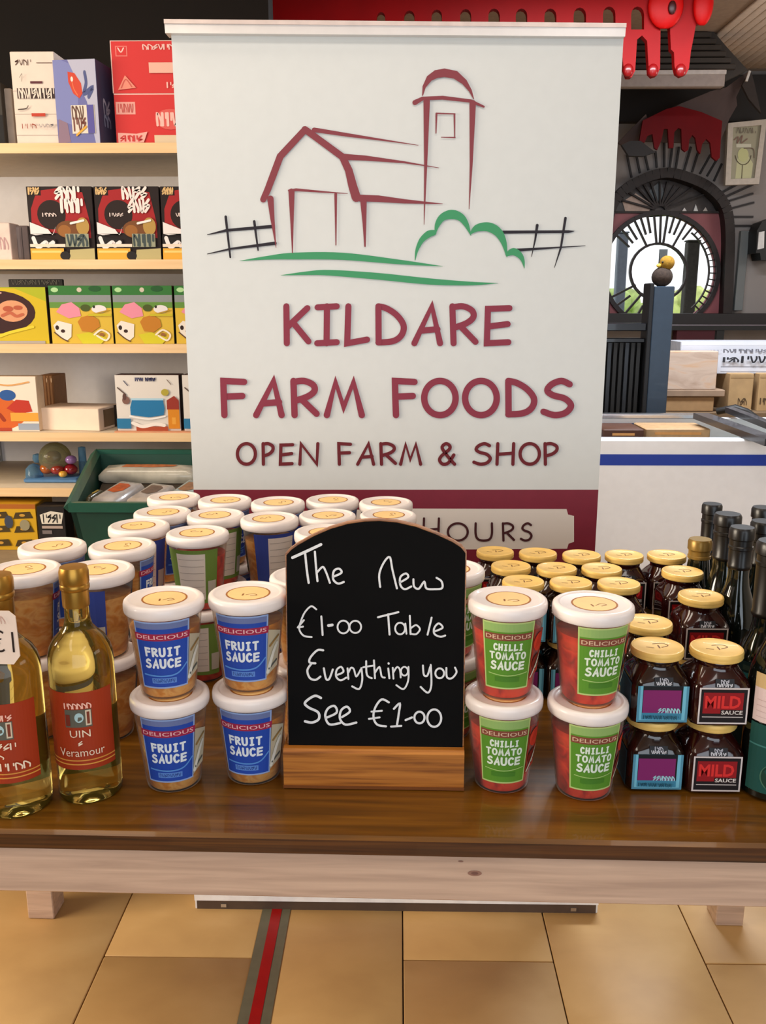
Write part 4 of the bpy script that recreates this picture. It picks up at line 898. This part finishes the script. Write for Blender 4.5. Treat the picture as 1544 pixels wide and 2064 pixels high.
for i, (ppx, Yp, w, d, lb, c1_, c2_, rot) in enumerate(packs):
    sl = R(11)
    zr = DZ + zf + (Yp - (cy_ + yf)) * (zb - zf) / (yb - yf)
    yy = 900
    while onY(ppx, yy, Yp).z > zr: yy += 1
    zc = zr - .012; X = onY(ppx, yy, Yp).x
    o = thing('food_pack', lb, 'pack', (X, Yp, zc - .03), R(rot), 'packs in the green crate')
    g = mat(c1_, .25, coat=.4, var=.18, scale=22, bump=.4); k_ = (zb - zf) / (yb - yf); sr, cr_ = math.sin(R(rot)) * k_, math.cos(R(rot)) * k_
    rg = [[V((a * w / 2 * s_, b_ * d / 2 * s_, zz + a * w / 2 * s_ * sr + b_ * d / 2 * s_ * cr_)) for a, b_ in ((-1, -.9), (-.9, -1), (.9, -1), (1, -.9), (1, .9), (.9, 1), (-.9, 1), (-1, .9))] for s_, zz in ((.9, 0), (1, .008), (1, .02), (.88, .032), (.6, .036))]
    m = MB(); m.loft(rg, g); m.build('wrapper', o, 60)
    P = Print(lambda u_, v_, l: V((u_ * w, v_ * d, .0365 + .0003 * l + u_ * w * sr + v_ * d * cr_)))
    P.poly([(-.28, -.10), (-.25, .26), (.1, .28), (.28, .2), (.26, -.02), (.05, -.14)], mat(c2_, .4, var=.3, scale=60)); P.build('picture', o)
m = MB(); zi = zf - .046
m.loft([[V((xl_ + .03, yf + .016, zi + h)), V((xr_ - .03, yf + .016, zi + h)), V((xr_ - .03, yb - .016, zi + (zb - zf) + h)), V((xlb + .03, yb - .016, zi + (zb - zf) + h))] for h in (-.006, 0)], mat((60, 50, 40), .8)); m.build('liner', t)
m = MB()
pts = [V((cx_ + xl_ + .10 + .027 * i, cy_ + yf + .036 + .002 * math.sin(i * 2.1), DZ + zf - .022 + .005 * math.sin(i * 1.7))) for i in range(10)]
m.tube(pts, [.008 + .002 * math.sin(i * 2.6) for i in range(10)], mat((24, 98, 128), .3, coat=.3, var=.3, scale=50)); tag(m.build('blue_wrap', None, 60), 'crumpled blue plastic wrap along the front of the green crate', 'wrap')

# ================================================================== CHEST FREEZER ON THE RIGHT
FY = 2.60; fz = onY(1400, 885, FY).z; FB = onZ(1300, 834, fz).y
fx0, fx1 = .45, 1.75
fr = thing('chest_freezer', 'white chest freezer with a blue stripe behind the jars', 'freezer', ((fx0 + fx1) / 2, (FY + FB) / 2, 0)); FO = fr.location.copy()
m = MB(); wl = .045; mw = mat((238, 240, 246), .35, coat=.2, var=.015)
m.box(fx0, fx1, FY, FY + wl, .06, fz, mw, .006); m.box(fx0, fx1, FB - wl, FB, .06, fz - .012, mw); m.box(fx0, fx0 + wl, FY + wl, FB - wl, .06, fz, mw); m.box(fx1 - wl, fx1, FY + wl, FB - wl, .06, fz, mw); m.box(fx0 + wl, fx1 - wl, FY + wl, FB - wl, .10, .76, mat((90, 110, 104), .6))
m.build('cabinet', fr, off=FO)
zs1, zs0 = zY(913, FY - .001), zY(935, FY - .001)
m = MB(); m.box(fx0 - .001, fx1 + .001, FY - .0015, FY + .003, zs0, zs1, mat((8, 50, 160), .4, coat=.2, var=.02)); m.build('stripe', fr, off=FO)
m = MB(); m.box(fx0, onZ(1413, 836, fz).x, FB - .05, FB, fz - .012, fz + .004, M_CHROME, .003); m.build('rear_rail', fr, off=FO)
m = MB(); a = onZ(1210, 848, fz); m.box(fx0 + wl, onZ(1410, 848, fz).x, FB - wl - .006, FB - wl, fz - .05, fz - .028, mat((56, 84, 140), .4)); m.build('blue_liner', fr, off=FO)
for (pa, pb, wd_) in (((1412, 838), (1560, 892), .05), ((1470, 826), (1580, 868), .03)):
    a, b_ = onZ(*pa, fz + .012), onZ(*pb, fz + .012)
    m = MB(); m.bar(a, b_, wd_, mat((44, 42, 48), .35, coat=.2), .02, (0, 0, 1)); m.build('lid_frame', fr, off=FO)
for i, (x0, x1, y0, h, c, lb) in enumerate(((1216, 1298, 2.93, .19, (84, 46, 26), 'brown packet inside the chest freezer against its left end'), (1302, 1432, 2.95, .21, (196, 156, 112), 'tan cardboard box inside the chest freezer'))):
    xa, xb = onY(x0, 870, y0).x, onY(x1, 870, y0).x
    o = thing('frozen_box', lb, 'box', ((xa + xb) / 2, y0 + .08, .7605))
    zt = fz - .018 - .76; m = MB(); m.box((xa - xb) / 2, (xb - xa) / 2, -.08, .08, 0, zt, mat(c, .6, var=.1), .003); m.build('carton', o)
    m = MB(); m.box((xa - xb) / 2 + .03, (xb - xa) / 2 - .03, -.0815, -.078, zt - .02, zt - .012, mat((226, 160, 90), .4)); m.build('tape', o)

# ================================================================== RIGHT BACKGROUND
WY = 5.6
def wz(px, py, Y=WY): p = onY(px, py, Y); return (p.x, p.z)
# back wall with arched opening
xa0 = onY(1216, 500, WY).x
arch = [(1216, 650), (1216, 520), (1224, 440), (1245, 395), (1285, 366), (1340, 350), (1395, 364), (1432, 385), (1458, 418), (1466, 470), (1464, 560), (1460, 650)]
zfl = 0.0
outer = [(-3.4, zfl), (3.6, zfl), (3.6, 2.66), (-3.4, 2.66)]
vs, fs = plate(outer, [[wz(*p) for p in arch]], .12)
m = MB(); m.add([(v[0], WY + .06 + v[1], v[2]) for v in vs], fs, mat((150, 142, 138), .8, var=.05, scale=3)); wb = struct(m.build('wall_back'))
BR = mat((34, 22, 18), .6, var=.2, scale=20)
def pxpath(m, pts, w, mt, Y=WY, d=.05, closed=False):
    q = [onY(p[0], p[1], Y) for p in pts]
    if closed: q.append(q[0])
    for a, b_ in zip(q, q[1:]): m.bar(a, b_, w, mt, d)
win = struct(bpy.data.objects.new('window_1', None)); COL.objects.link(win); wp = onY(1335, 640, WY); win.location = wp
m = MB(); pxpath(m, crom(arch, 4), .055, BR, WY - .01, .10)
m.build('window_frame', win, off=wp)
m = MB(); c = (1330, 545)
pxpath(m, ell(1330, 545, 116, 116, 40), .026, mat((30, 16, 18), .5), WY + .02, .05, True); m.build('outer_ring', win, off=wp)
m = MB(); pxpath(m, ell(1327, 548, 57, 57, 30), .013, BR, WY + .02, .03, True); m.build('inner_ring', win, off=wp)
m = MB(); pxpath(m, ell(1330, 545, 99, 99, 24, -50, 50), .007, BR, WY + .02, .02); m.build('tick_ring', win, off=wp)
for a in [-142, -134, -126, -118, -111, -104, -97, -90, -83, -76, -69, -62, -54, 150, 140, 128, 116]:
    m = MB(); r0 = 57 if a in (-118, -97, -90, -83, -62, 150, 128) else 78
    pxpath(m, [(1330 + r0 * math.cos(R(a)), 546 + r0 * math.sin(R(a))), (1330 + 112 * math.cos(R(a + 1)), 545 + 112 * math.sin(R(a + 1)))], .010 if a < 0 else .012, BR, WY + .02, .02); m.build('spoke', win, off=wp)
for a in range(-46, 47, 7):
    m = MB(); pxpath(m, [(1330 + 99 * math.cos(R(a)), 545 + 99 * math.sin(R(a))), (1330 + 113 * math.cos(R(a)), 545 + 113 * math.sin(R(a)))], .006, BR, WY + .02, .02); m.build('tick', win, off=wp)
# maroon infill with the round hole
low_arch = [(1216, 650), (1216, 428), (1464, 428), (1464, 560), (1460, 650)]
vs, fs = plate([wz(*p) for p in low_arch], [[wz(*p) for p in ell(1330, 545, 112, 112, 40)]], .02)
m = MB(); m.add([(v[0], WY + .03 + v[1], v[2]) for v in vs], fs, mat((150, 82, 86), .5, var=.1, scale=6)); m.build('infill_panel', win, off=wp)
vs, fs = plate([wz(*p) for p in [(1216, 428), (1224, 440), (1245, 395), (1285, 366), (1340, 350), (1395, 364), (1432, 385), (1458, 418), (1464, 428)]], [], .02)
m = MB(); m.add([(v[0], WY + .06 + v[1], v[2]) for v in vs], fs, mat((78, 70, 68), .3, var=.35, scale=9)); m.build('lunette_pane', win, off=wp)
for pts, cc in (([(1258, 405), (1285, 388), (1318, 410), (1312, 425), (1264, 426)], (190, 160, 142)), ([(1310, 385), (1335, 362), (1345, 395), (1325, 408)], (104, 108, 110)), ([(1378, 426), (1384, 417), (1390, 426)], (236, 226, 220)), ([(1402, 425), (1407, 410), (1412, 425)], (240, 236, 230)), ([(1420, 426), (1427, 416), (1432, 426)], (226, 210, 196))):
    vs, fs = plate([wz(*p) for p in pts], [], .006); m = MB(); m.add([(v[0], WY + .044 + v[1], v[2]) for v in vs], fs, mat(cc, .4, var=.1)); m.build('pane', win, off=wp)
for a, r1 in ((-165, 80), (-150, 82), (-135, 70), (-122, 62), (-108, 60), (-90, 58), (-75, 60), (-60, 58), (-48, 62), (-35, 80), (-20, 95)):
    m = MB(); pxpath(m, [(1330 + 10 * math.cos(R(a)), 424 + 8 * math.sin(R(a))), (1330 + r1 * math.cos(R(a)), 424 + r1 * math.sin(R(a)))], .010, BR, WY + .03, .02); m.build('muntin', win, off=wp)
m = MB(); pxpath(m, [(1216, 428), (1464, 428)], .012, BR, WY + .02, .03); m.build('transom', win, off=wp)
pb = mat((40, 34, 34), .6)
# painted rays are thin dark rods on the plaster
rays = [(1475, 455, 1517, 455), (1475, 437, 1518, 437), (1474, 420, 1520, 408), (1470, 405, 1518, 390), (1463, 397, 1518, 372), (1456, 388, 1490, 370), (1439, 365, 1455, 330), (1425, 355, 1447, 318), (1411, 350, 1432, 312), (1395, 347, 1412, 292), (1379, 344, 1393, 296), (1362, 341, 1369, 296), (1350, 338, 1356, 290), (1339, 337, 1339, 288), (1324, 338, 1321, 305), (1307, 343, 1300, 312), (1290, 349, 1283, 314), (1273, 358, 1264, 312)]
for i, (x0, y0, x1, y1) in enumerate(rays):
    m = MB(); a, b_ = onY(x0, y0, WY - .006), onY(x1, y1, WY - .006); m.bar(a, b_, .011, pb, .012); m.build('ray_rod', wb)
# wall ledge, dark band, maroon dado
def wallbox(name, px0, px1, py0, py1, Y, d, mt, parent=None, bev=.002):
    a, b_ = onY(px0, py1, Y), onY(px1, py0, Y); m = MB(); m.box(a.x, b_.x, Y, Y + d, a.z, b_.z, mt, bev); return m.build(name, parent)
struct(wallbox('trim_1', 1100, 1620, 150, 246, 5.52, .06, mat((26, 20, 18), .7)))
struct(wallbox('trim_2', 1150, 1620, 632, 656, 5.44, .14, mat((30, 26, 28), .5)))
struct(wallbox('trim_3', 1362, 1452, 656, 700, 5.50, .08, mat((74, 12, 26), .6)))
g = wallbox('wall_panel', 1480, 1511, 465, 626, 5.55, .03, mat((112, 116, 116), .4, var=.1, scale=4)); tag(g, 'tall narrow grey panel on the wall right of the round window', 'panel')
# bulkhead of dark boards
bh = [(1000, 60), (1443, 60), (1470, 92), (1512, 138), (1466, 160), (1465, 172), (1000, 172)]
vs, fs = plate([wz(p[0], p[1], 4.8) for p in bh], [], .06); m = MB(); m.add([(v[0], 4.86 + v[1], v[2]) for v in vs], fs, mat((52, 45, 40), .6, var=.15, scale=6)); bk = struct(m.build('wall_bulkhead'))
for k in range(6):
    y0 = 62 + k * 13; xr2 = 1440 + (y0 + 11 - 60) * .78
    a, b_ = onY(1180, y0 + 12.6, 4.80), onY(min(xr2, 1500) - 14, y0, 4.80); m = MB(); m.box(a.x, b_.x, 4.812, 4.832, a.z, b_.z, mat((58, 50, 44), .55, var=.15, scale=8), .003); m.build('board', bk)
# white batten light
t0 = onY(1360, 175, 4.78)
t = thing('strip_light', 'unlit white strip light batten under the dark bulkhead', 'light', t0)
wallbox('housing', 1200, 1462, 150, 175, 4.78, .05, mat((170, 154, 146), .5), None)
o = bpy.context.scene.collection.objects[-1]
hs = [x for x in COL.objects if x.name.startswith('housing')][0]; hs.parent = t; hs.location = -Vector(t0)
w2 = wallbox('cover', 1200, 1465, 140, 150.5, 4.77, .06, mat((214, 204, 198), .4), t); w2.location = -Vector(t0)
# red dripping valance
VY = 4.0
px = [(525, -28), (1433, -28), (1435, 10), (1428, 42), (1412, 48), (1400, 52), (1396, 75), (1390, 105), (1386, 140), (1380, 152), (1370, 156), (1361, 150), (1357, 135), (1356, 108), (1350, 102), (1348, 60), (1345, 48), (1336, 44), (1329, 50), (1328, 140), (1322, 154), (1313, 157), (1306, 150), (1304, 120), (1302, 85), (1292, 74), (1282, 82), (1278, 145), (1271, 158), (1262, 158), (1255, 140), (1250, 90), (1238, 78), (525, 78)]
holes = []
for cx, tp, bt, w in ((768, 27, 60, 17), (825, 24, 60, 21), (880, 22, 60, 21), (938, 21, 60, 22), (995, 20, 60, 23), (1050, 20, 60, 23), (1108, 20, 60, 24), (1167, 18, 60, 25), (1226, 16, 60, 25), (1283, 16, 62, 26)):
    holes.append([(cx - w / 2, bt), (cx - w / 2, tp + w * .6)] + [(cx + w / 2 * math.cos(R(a)), tp + w * .6 - w * .6 * math.sin(R(a))) for a in range(150, 20, -30)] + [(cx + w / 2, tp + w * .6), (cx + w / 2, bt)])
va = thing('drip_valance', 'glossy red dripping blood valance hanging above the banner', 'decoration', onY(1000, 60, VY))
vs, fs = plate([wz(p[0], p[1], VY) for p in px], [[wz(p[0], p[1], VY) for p in h] for h in holes], .035)
M_REDP = mat((158, 5, 8), .5, var=.08, scale=6, spec=.15)
m = MB(); m.add([(v[0], VY + v[1], v[2]) for v in vs], fs, M_REDP); m.build('sheet', va, 30, off=va.location)
for (cx, cy, rx, ry, hx, hy) in ((1342, 12, 30, 36, 1355, 15), (1418, 8, 17, 34, None, None)):
    p = onY(cx, cy, VY - .03); k = p.y / F * 1.08
    m = MB(); m.ball(p, rx * k, .02, ry * k, mat((196, 10, 10), .45, var=.04, spec=.2), 20, 12)
    dr = m.build('droplet', va, 60, off=va.location)
    if hx:
        q = onY(hx, hy, VY - .052); m = MB(); m.ball(q, 7 * k, .008, 11 * k, mat((60, 4, 6), .4), 14, 8); m.build('droplet_hole', dr, 60, off=va.location)
for cx in (1266, 1316, 1372):
    p = onY(cx, 142, VY - .02); m = MB(); m.ball(p, .022, .014, .026, mat((140, 12, 16), .3, coat=.2), 14, 10); m.build('drip_tip', va, 60, off=va.location)
# grey drape with a red drip edge
dp = [(1511, 142, 5.15), (1464, 176, 5.2), (1432, 184, 5.2), (1360, 214, 5.25), (1306, 240, 5.28), (1302, 230, 5.2), (1245, 288, 5.3), (1262, 296, 5.32), (1300, 285, 5.32), (1450, 290, 5.35), (1470, 240, 5.35), (1486, 212, 5.3), (1484, 196, 5.28), (1495, 172, 5.22)]
t = thing('cloth_drape', 'grey cloth drape with a red dripping edge above the arched window', 'decoration', onY(1380, 230, 5.3))
m = MB(); f_ = [onY(*p) for p in dp]; m.loft([f_, [p + Vector((0, .02, 0)) for p in f_]], mat((84, 68, 66), .8, var=.12, scale=8)); m.build('cloth', t, off=t.location)
rd = [(1293, 245), (1340, 222), (1365, 216), (1410, 228), (1452, 246), (1450, 270), (1447, 320), (1440, 326), (1431, 318), (1428, 290), (1420, 282), (1412, 292), (1408, 312), (1402, 304), (1398, 280), (1392, 274), (1386, 284), (1384, 304), (1378, 308), (1371, 302), (1370, 262), (1364, 260), (1356, 268), (1354, 300), (1345, 300), (1343, 262), (1335, 262), (1330, 285), (1322, 304), (1316, 300), (1312, 272), (1302, 276), (1296, 290), (1286, 286)]
vs, fs = plate([wz(p[0], p[1], 5.24) for p in rd], [], .02)
m = MB(); m.add([(v[0], 5.22 + v[1], v[2]) for v in vs], fs, mat((112, 4, 12), .5, spec=.15, var=.1, scale=6)); m.build('red_drip', t, 30, off=t.location)
m = MB(); vs, fs = plate([wz(p[0], p[1], 5.2) for p in ((1252, 293), (1268, 285), (1290, 285), (1320, 308), (1295, 316), (1266, 315))], [], .03); m.add([(v[0], 5.2 + v[1], v[2]) for v in vs], fs, mat((36, 28, 26), .6)); m.build('dark_leaf', t, 30, off=t.location)
pd = [(1513, 140, 5.1), (1520, 165, 5.15), (1534, 228, 5.2), (1510, 200, 5.2), (1496, 172, 5.15)]
m = MB(); f_ = [onY(*p) for p in pd]; m.loft([f_, [p + Vector((0, .02, 0)) for p in f_]], mat((62, 54, 52), .8)); m.build('cloth_tail', t, off=t.location)
m = MB(); m.bar(onY(1511, 143, 5.1), onY(1504, 164, 5.1), .012, mat((226, 220, 214), .4), .012); m.build('clip', t, off=t.location)
# framed drawing
p0 = onY(1505, 308, 5.44); t = thing('picture_frame', 'white framed green drawing of a wine glass hanging on the back wall', 'picture', p0)
def q4(m, pts, Y, d, mt):
    f_ = [onY(x, y, Y) for x, y in pts]; m.loft([f_, [p + Vector((0, d, 0)) for p in f_]], mt)
fo = [(1462, 373), (1530, 371), (1546, 240), (1468, 248)]; fi = [(1473, 361), (1521, 359), (1535, 252), (1478, 257)]
m = MB()
for i in range(4): q4(m, [fo[i], fo[(i + 1) % 4], fi[(i + 1) % 4], fi[i]], 5.44, .03, mat((202, 190, 176), .5))
m.build('frame', t, off=p0)
P = Print(lambda u, v, l: onY(u, v, 5.455 - .0006 * l)); P.poly(fi, (170, 164, 140)); P.poly([(1482, 360), (1514, 359), (1518, 330), (1500, 300), (1486, 320)], (206, 204, 160)); P.rect(1484, 290, 1514, 297, (216, 212, 190)); P.oval(1498, 312, 11, 14, (206, 206, 150)); P.pen(ell(1498, 310, 16, 22, 14, 10, 170), 1.6, (96, 84, 64)); P.pen([(1497, 332), (1495, 360)], 1.4, (110, 96, 74)); P.pen([(1480, 282), (1488, 276), (1486, 288), (1496, 274), (1494, 288), (1506, 280)], 2.2, (140, 110, 96)); P.pen([(1500, 299), (1518, 300), (1520, 318)], 1.8, (120, 100, 84)); P.scrib(1484, 258, 1524, 268, 5, (120, 110, 96), 1.3)
P.build('drawing', t, p0)
# wall lantern
p0 = onY(1545, 490, 5.45); t = thing('wall_lantern', 'black wall lantern at the right edge of the back wall', 'lamp', p0)
m = MB(); f_ = [(1524, 510), (1526, 465), (1536, 447), (1560, 438), (1580, 465), (1580, 524), (1534, 524), (1532, 510)]; q4(m, f_, 5.42, .14, M_BLACK); m.build('cage', t, off=p0)
m = MB(); q4(m, [(1527, 503), (1530, 468), (1541, 466), (1540, 500)], 5.412, .008, mat((226, 224, 222), .3)); m.build('pane', t, off=p0)
# outside
m = MB(); m.box(-8, 10, 5.75, 14, -.3, -.05, mat((120, 150, 80), .9, var=.2, scale=2)); struct(m.build('ground'))
for i, (px_, py_, Y, s, sz, lb) in enumerate(((1280, 640, 9.0, .35, .42, 'pale green bush seen through the left of the round window'), (1375, 640, 10.2, .40, .46, 'yellow-green bush seen through the right of the round window'), (1225, 640, 7.4, .22, .30, 'dark leafy plant outside low at the left of the round window'))):
    p = onY(px_, py_, Y); zt = onY(px_, 556 if i < 2 else 570, Y).z
    o = thing('garden_bush', lb, 'bush', (p.x, Y, -.05))
    m = MB(); m.tube([(0, 0, 0), (0, 0, zt * .6)], .03, mat((80, 60, 40), .8)); m.build('stem', o)
    m = MB(); c_ = mat(((186, 208, 128), (204, 216, 136), (80, 94, 50))[i], .9, var=.3, scale=8)
    for k in range(16): m.ball((random.uniform(-s, s), random.uniform(-.2, .2), zt - s * .42 - random.uniform(0, .8)), s * .5, s * .4, s * .42, c_, 10, 7, .12)
    m.ball((0, 0, .6), s * .9, .3, .75, c_, 12, 8, .1)
    m.build('foliage', o, 60)
def post(name, lb, px0, px1, py0, Y, mt, z0=-.05):
    a, b_ = onY(px0, py0, Y), onY(px1, py0, Y); o = thing(name, lb, 'post', ((a.x + b_.x) / 2, Y, z0)); w = b_.x - a.x
    m = MB(); m.box(-w / 2, w / 2, 0, w, 0, a.z - z0, mt, .006); m.build('shaft', o); m = MB(); m.box(-w / 2 - .005, w / 2 + .005, -.005, w + .005, a.z - z0, a.z - z0 + .012, mt, .004); m.build('top', o)
post('garden_post', 'dark wooden post outside the right half of the round window', 1388, 1412, 487, 6.3, mat((66, 62, 58), .8, var=.15))
post('garden_post', 'blue-grey post outside the left half of the round window', 1248, 1268, 470, 6.6, mat((126, 134, 150), .7))
# black railing with the newel post
NY = 3.55
nl, nr = onY(1311, 700, NY).x, onY(1352, 700, NY).x; nz = onY(1335, 577, NY).z
t = thing('newel_post', 'blue-grey square newel post with black side at the railing end', 'post', ((nl + nr) / 2, NY, 0))
m = MB(); m.box(-(nr - nl) / 2, (nr - nl) / 2, 0, .085, 0, nz, mat((50, 64, 80), .35, coat=.2, var=.05), .003); m.build('shaft', t)
m = MB(); m.box(-(nr - nl) / 2 - .018, -(nr - nl) / 2, -.002, .09, 0, nz + .012, mat((16, 16, 20), .5), .003); m.build('black_side', t)
# plush bird on post
pz = thing('plush_bird', 'brown and yellow plush bird perched on the newel post', 'toy', ((nl + nr) / 2 + .004, NY + .045, nz))
m = MB(); m.ball((-.004, 0, .036), .040, .04, .038, mat((62, 48, 40), .95, var=.25, scale=90, bump=.5), 18, 12); m.build('body', pz, 60)
m = MB(); m.ball((.010, -.004, .088), .029, .028, .028, mat((160, 118, 34), .95, var=.2, scale=90, bump=.5), 16, 10); m.build('head', pz, 60)
m = MB(); m.ball((-.022, -.010, .078), .010, .008, .008, mat((240, 200, 80), .7), 10, 8); m.ball((-.012, -.022, .090), .004, .004, .004, M_BLACK, 8, 6); m.build('beak', pz, 60)
m = MB(); m.bar((.0, .02, .0), (.0, .02, .14), .030, mat((70, 76, 78), .6), .01); m.build('tail', pz)
rl = thing('railing', 'black metal railing left of the newel post behind the freezer', 'railing', (onY(1260, 700, NY + .03).x, NY + .03, 0)); RO = rl.location.copy()
xa_, xb_ = onY(1180, 660, NY + .03).x, nl - .019
for (py_, hh, d_) in ((659, .030, .05), (686, .018, .03)):
    z = onY(1260, py_, NY + .03).z; m = MB(); m.box(xa_, xb_, NY + .03 - d_ / 2, NY + .03 + d_ / 2, z - hh / 2, z + hh / 2, mat((24, 24, 28), .3, coat=.3), .003); m.build('rail', rl, off=RO)
for k in range(9):
    x = xa_ + .03 + k * (xb_ - xa_ - .05) / 8; m = MB(); m.box(x - .007, x + .007, NY + .022, NY + .036, 0, onY(1260, 686, NY + .03).z, mat((52, 54, 58), .35, metal=.5) if k % 3 == 0 else M_BLACK); m.build('baluster', rl, off=RO)
m = MB(); m.box(xa_, xb_, NY + .08, NY + .10, 0, onY(1260, 690, NY + .03).z, mat((20, 16, 14), .7)); m.build('backing', rl, off=RO)
rr = thing('railing', 'thin black rail running right from the newel post along the wall', 'railing', (1.9, 5.0, 0)); RO = rr.location.copy()
z = onY(1450, 661, 5.0).z; xa_ = onY(1352, 661, 5.0).x
m = MB(); m.box(xa_, 2.6, 4.98, 5.02, z - .012, z + .012, M_BLACK); m.box(xa_, 2.6, 4.985, 5.015, z + .012, z + .018, mat((120, 112, 118), .3, metal=.4)); m.build('rail', rr, off=RO)
for x in (1.75, 2.1, 2.5): m = MB(); m.box(x - .02, x + .02, 4.985, 5.015, 0, z - .012, M_BLACK); m.build('upright', rr, off=RO)
# white printed planter board and boxes behind the freezer
BX = 3.9
def stand(name, lb, cat, px0, px1, py0, py1, Y, d, mt, pr=None):
    a, b_ = onY(px0, py1, Y), onY(px1, py0, Y); o = thing(name, lb, cat, ((a.x + b_.x) / 2, Y + d / 2, a.z)); w, h = b_.x - a.x, b_.z - a.z
    m = MB(); m.box(-w / 2, w / 2, -d / 2, d / 2, 0, h, mt, .003); m.build('body', o)
    if pr:
        P = Print(lambda u, v, l: Vector(((u - .5) * w * .99, -d / 2 - .0006 - .0004 * l, v * h))); pr(P); P.build('print', o)
    return o
def pr_board(P):
    P.rect(0, 0, 1, 1, (220, 222, 232)); P.rect(0, .88, 1, .98, (236, 238, 244)); P.scrib(.38, .66, .98, .76, 12, (120, 120, 130), .012); P.scrib(.26, .68, .36, .74, 3, (190, 190, 200), .006); P.scrib(.38, .36, .52, .5, 3, (60, 60, 66), .018); P.scrib(.54, .34, .98, .54, 6, (50, 50, 56), .018); P.rect(.36, .2, 1, .22, (110, 110, 118)); P.rect(.36, .06, 1, .08, (150, 150, 160))
shelfz = onY(1500, 829, 3.9).z
st = thing('stock_bench', 'low dark bench carrying the boxes behind the freezer', 'bench', (1.62, 4.05, 0)); 
m = MB(); m.box(-.55, .60, -.19, .25, shelfz - .03, shelfz, mat((120, 96, 70), .7), .003); m.build('bench_top', st)
for x in (-.5, .55):
    for y in (-.16, .21): m = MB(); m.box(x - .02, x + .02, y - .02, y + .02, 0, shelfz - .03, mat((80, 64, 50), .7)); m.build('leg', st)
stand('cardboard_box', 'cardboard box behind the freezer with a dark printed mark', 'box', 1466, 1521, 753, 829, 3.92, .22, M_CARD, lambda P: (P.scrib(.4, .18, .78, .34, 3, (90, 70, 50), .03), P.rect(0, .04, 1, .06, (206, 180, 140)), P.rect(0, .9, 1, .915, (150, 120, 84))))
stand('cardboard_box', 'cardboard box at the right edge behind the freezer', 'box', 1525, 1600, 753, 829, 3.92, .22, M_CARD, lambda P: (P.scrib(.06, .2, .3, .34, 2, (90, 70, 50), .03), P.rect(0, .9, 1, .915, (150, 120, 84))))
o = stand('white_printed_board', 'long white printed carton lying on the cardboard boxes', 'box', 1368, 1600, 688, 752.5, 3.975, .16, mat((214, 216, 226), .5), pr_board)
stand('cardboard_box', 'tan box under the wooden block beside the newel post', 'box', 1338, 1440, 800, 829, 3.88, .20, mat((176, 138, 96), .8))
stand('wooden_plank', 'thin weathered plank on the tan box beside the newel post', 'plank', 1335, 1462, 786, 799.6, 3.87, .16, mat((158, 132, 110), .8, var=.15, scale=10))
stand('wooden_block', 'pale sawn wooden block standing on the weathered plank', 'block', 1342, 1449, 708, 785.6, 3.875, .07, M_LIGHTWOOD)
m = MB(); m.tube([onY(*p) for p in ((1446, 829, 3.6), (1462, 826, 3.58), (1482, 822, 3.56), (1505, 830, 3.54), (1530, 848, 3.52), (1560, 872, 3.5))], .014, mat((30, 28, 28), .5), 10)
hose = m.build('black_hose', None, 60); tag(hose, 'black hose curving behind the freezer lid', 'hose')
bpy.context.view_layer.update()
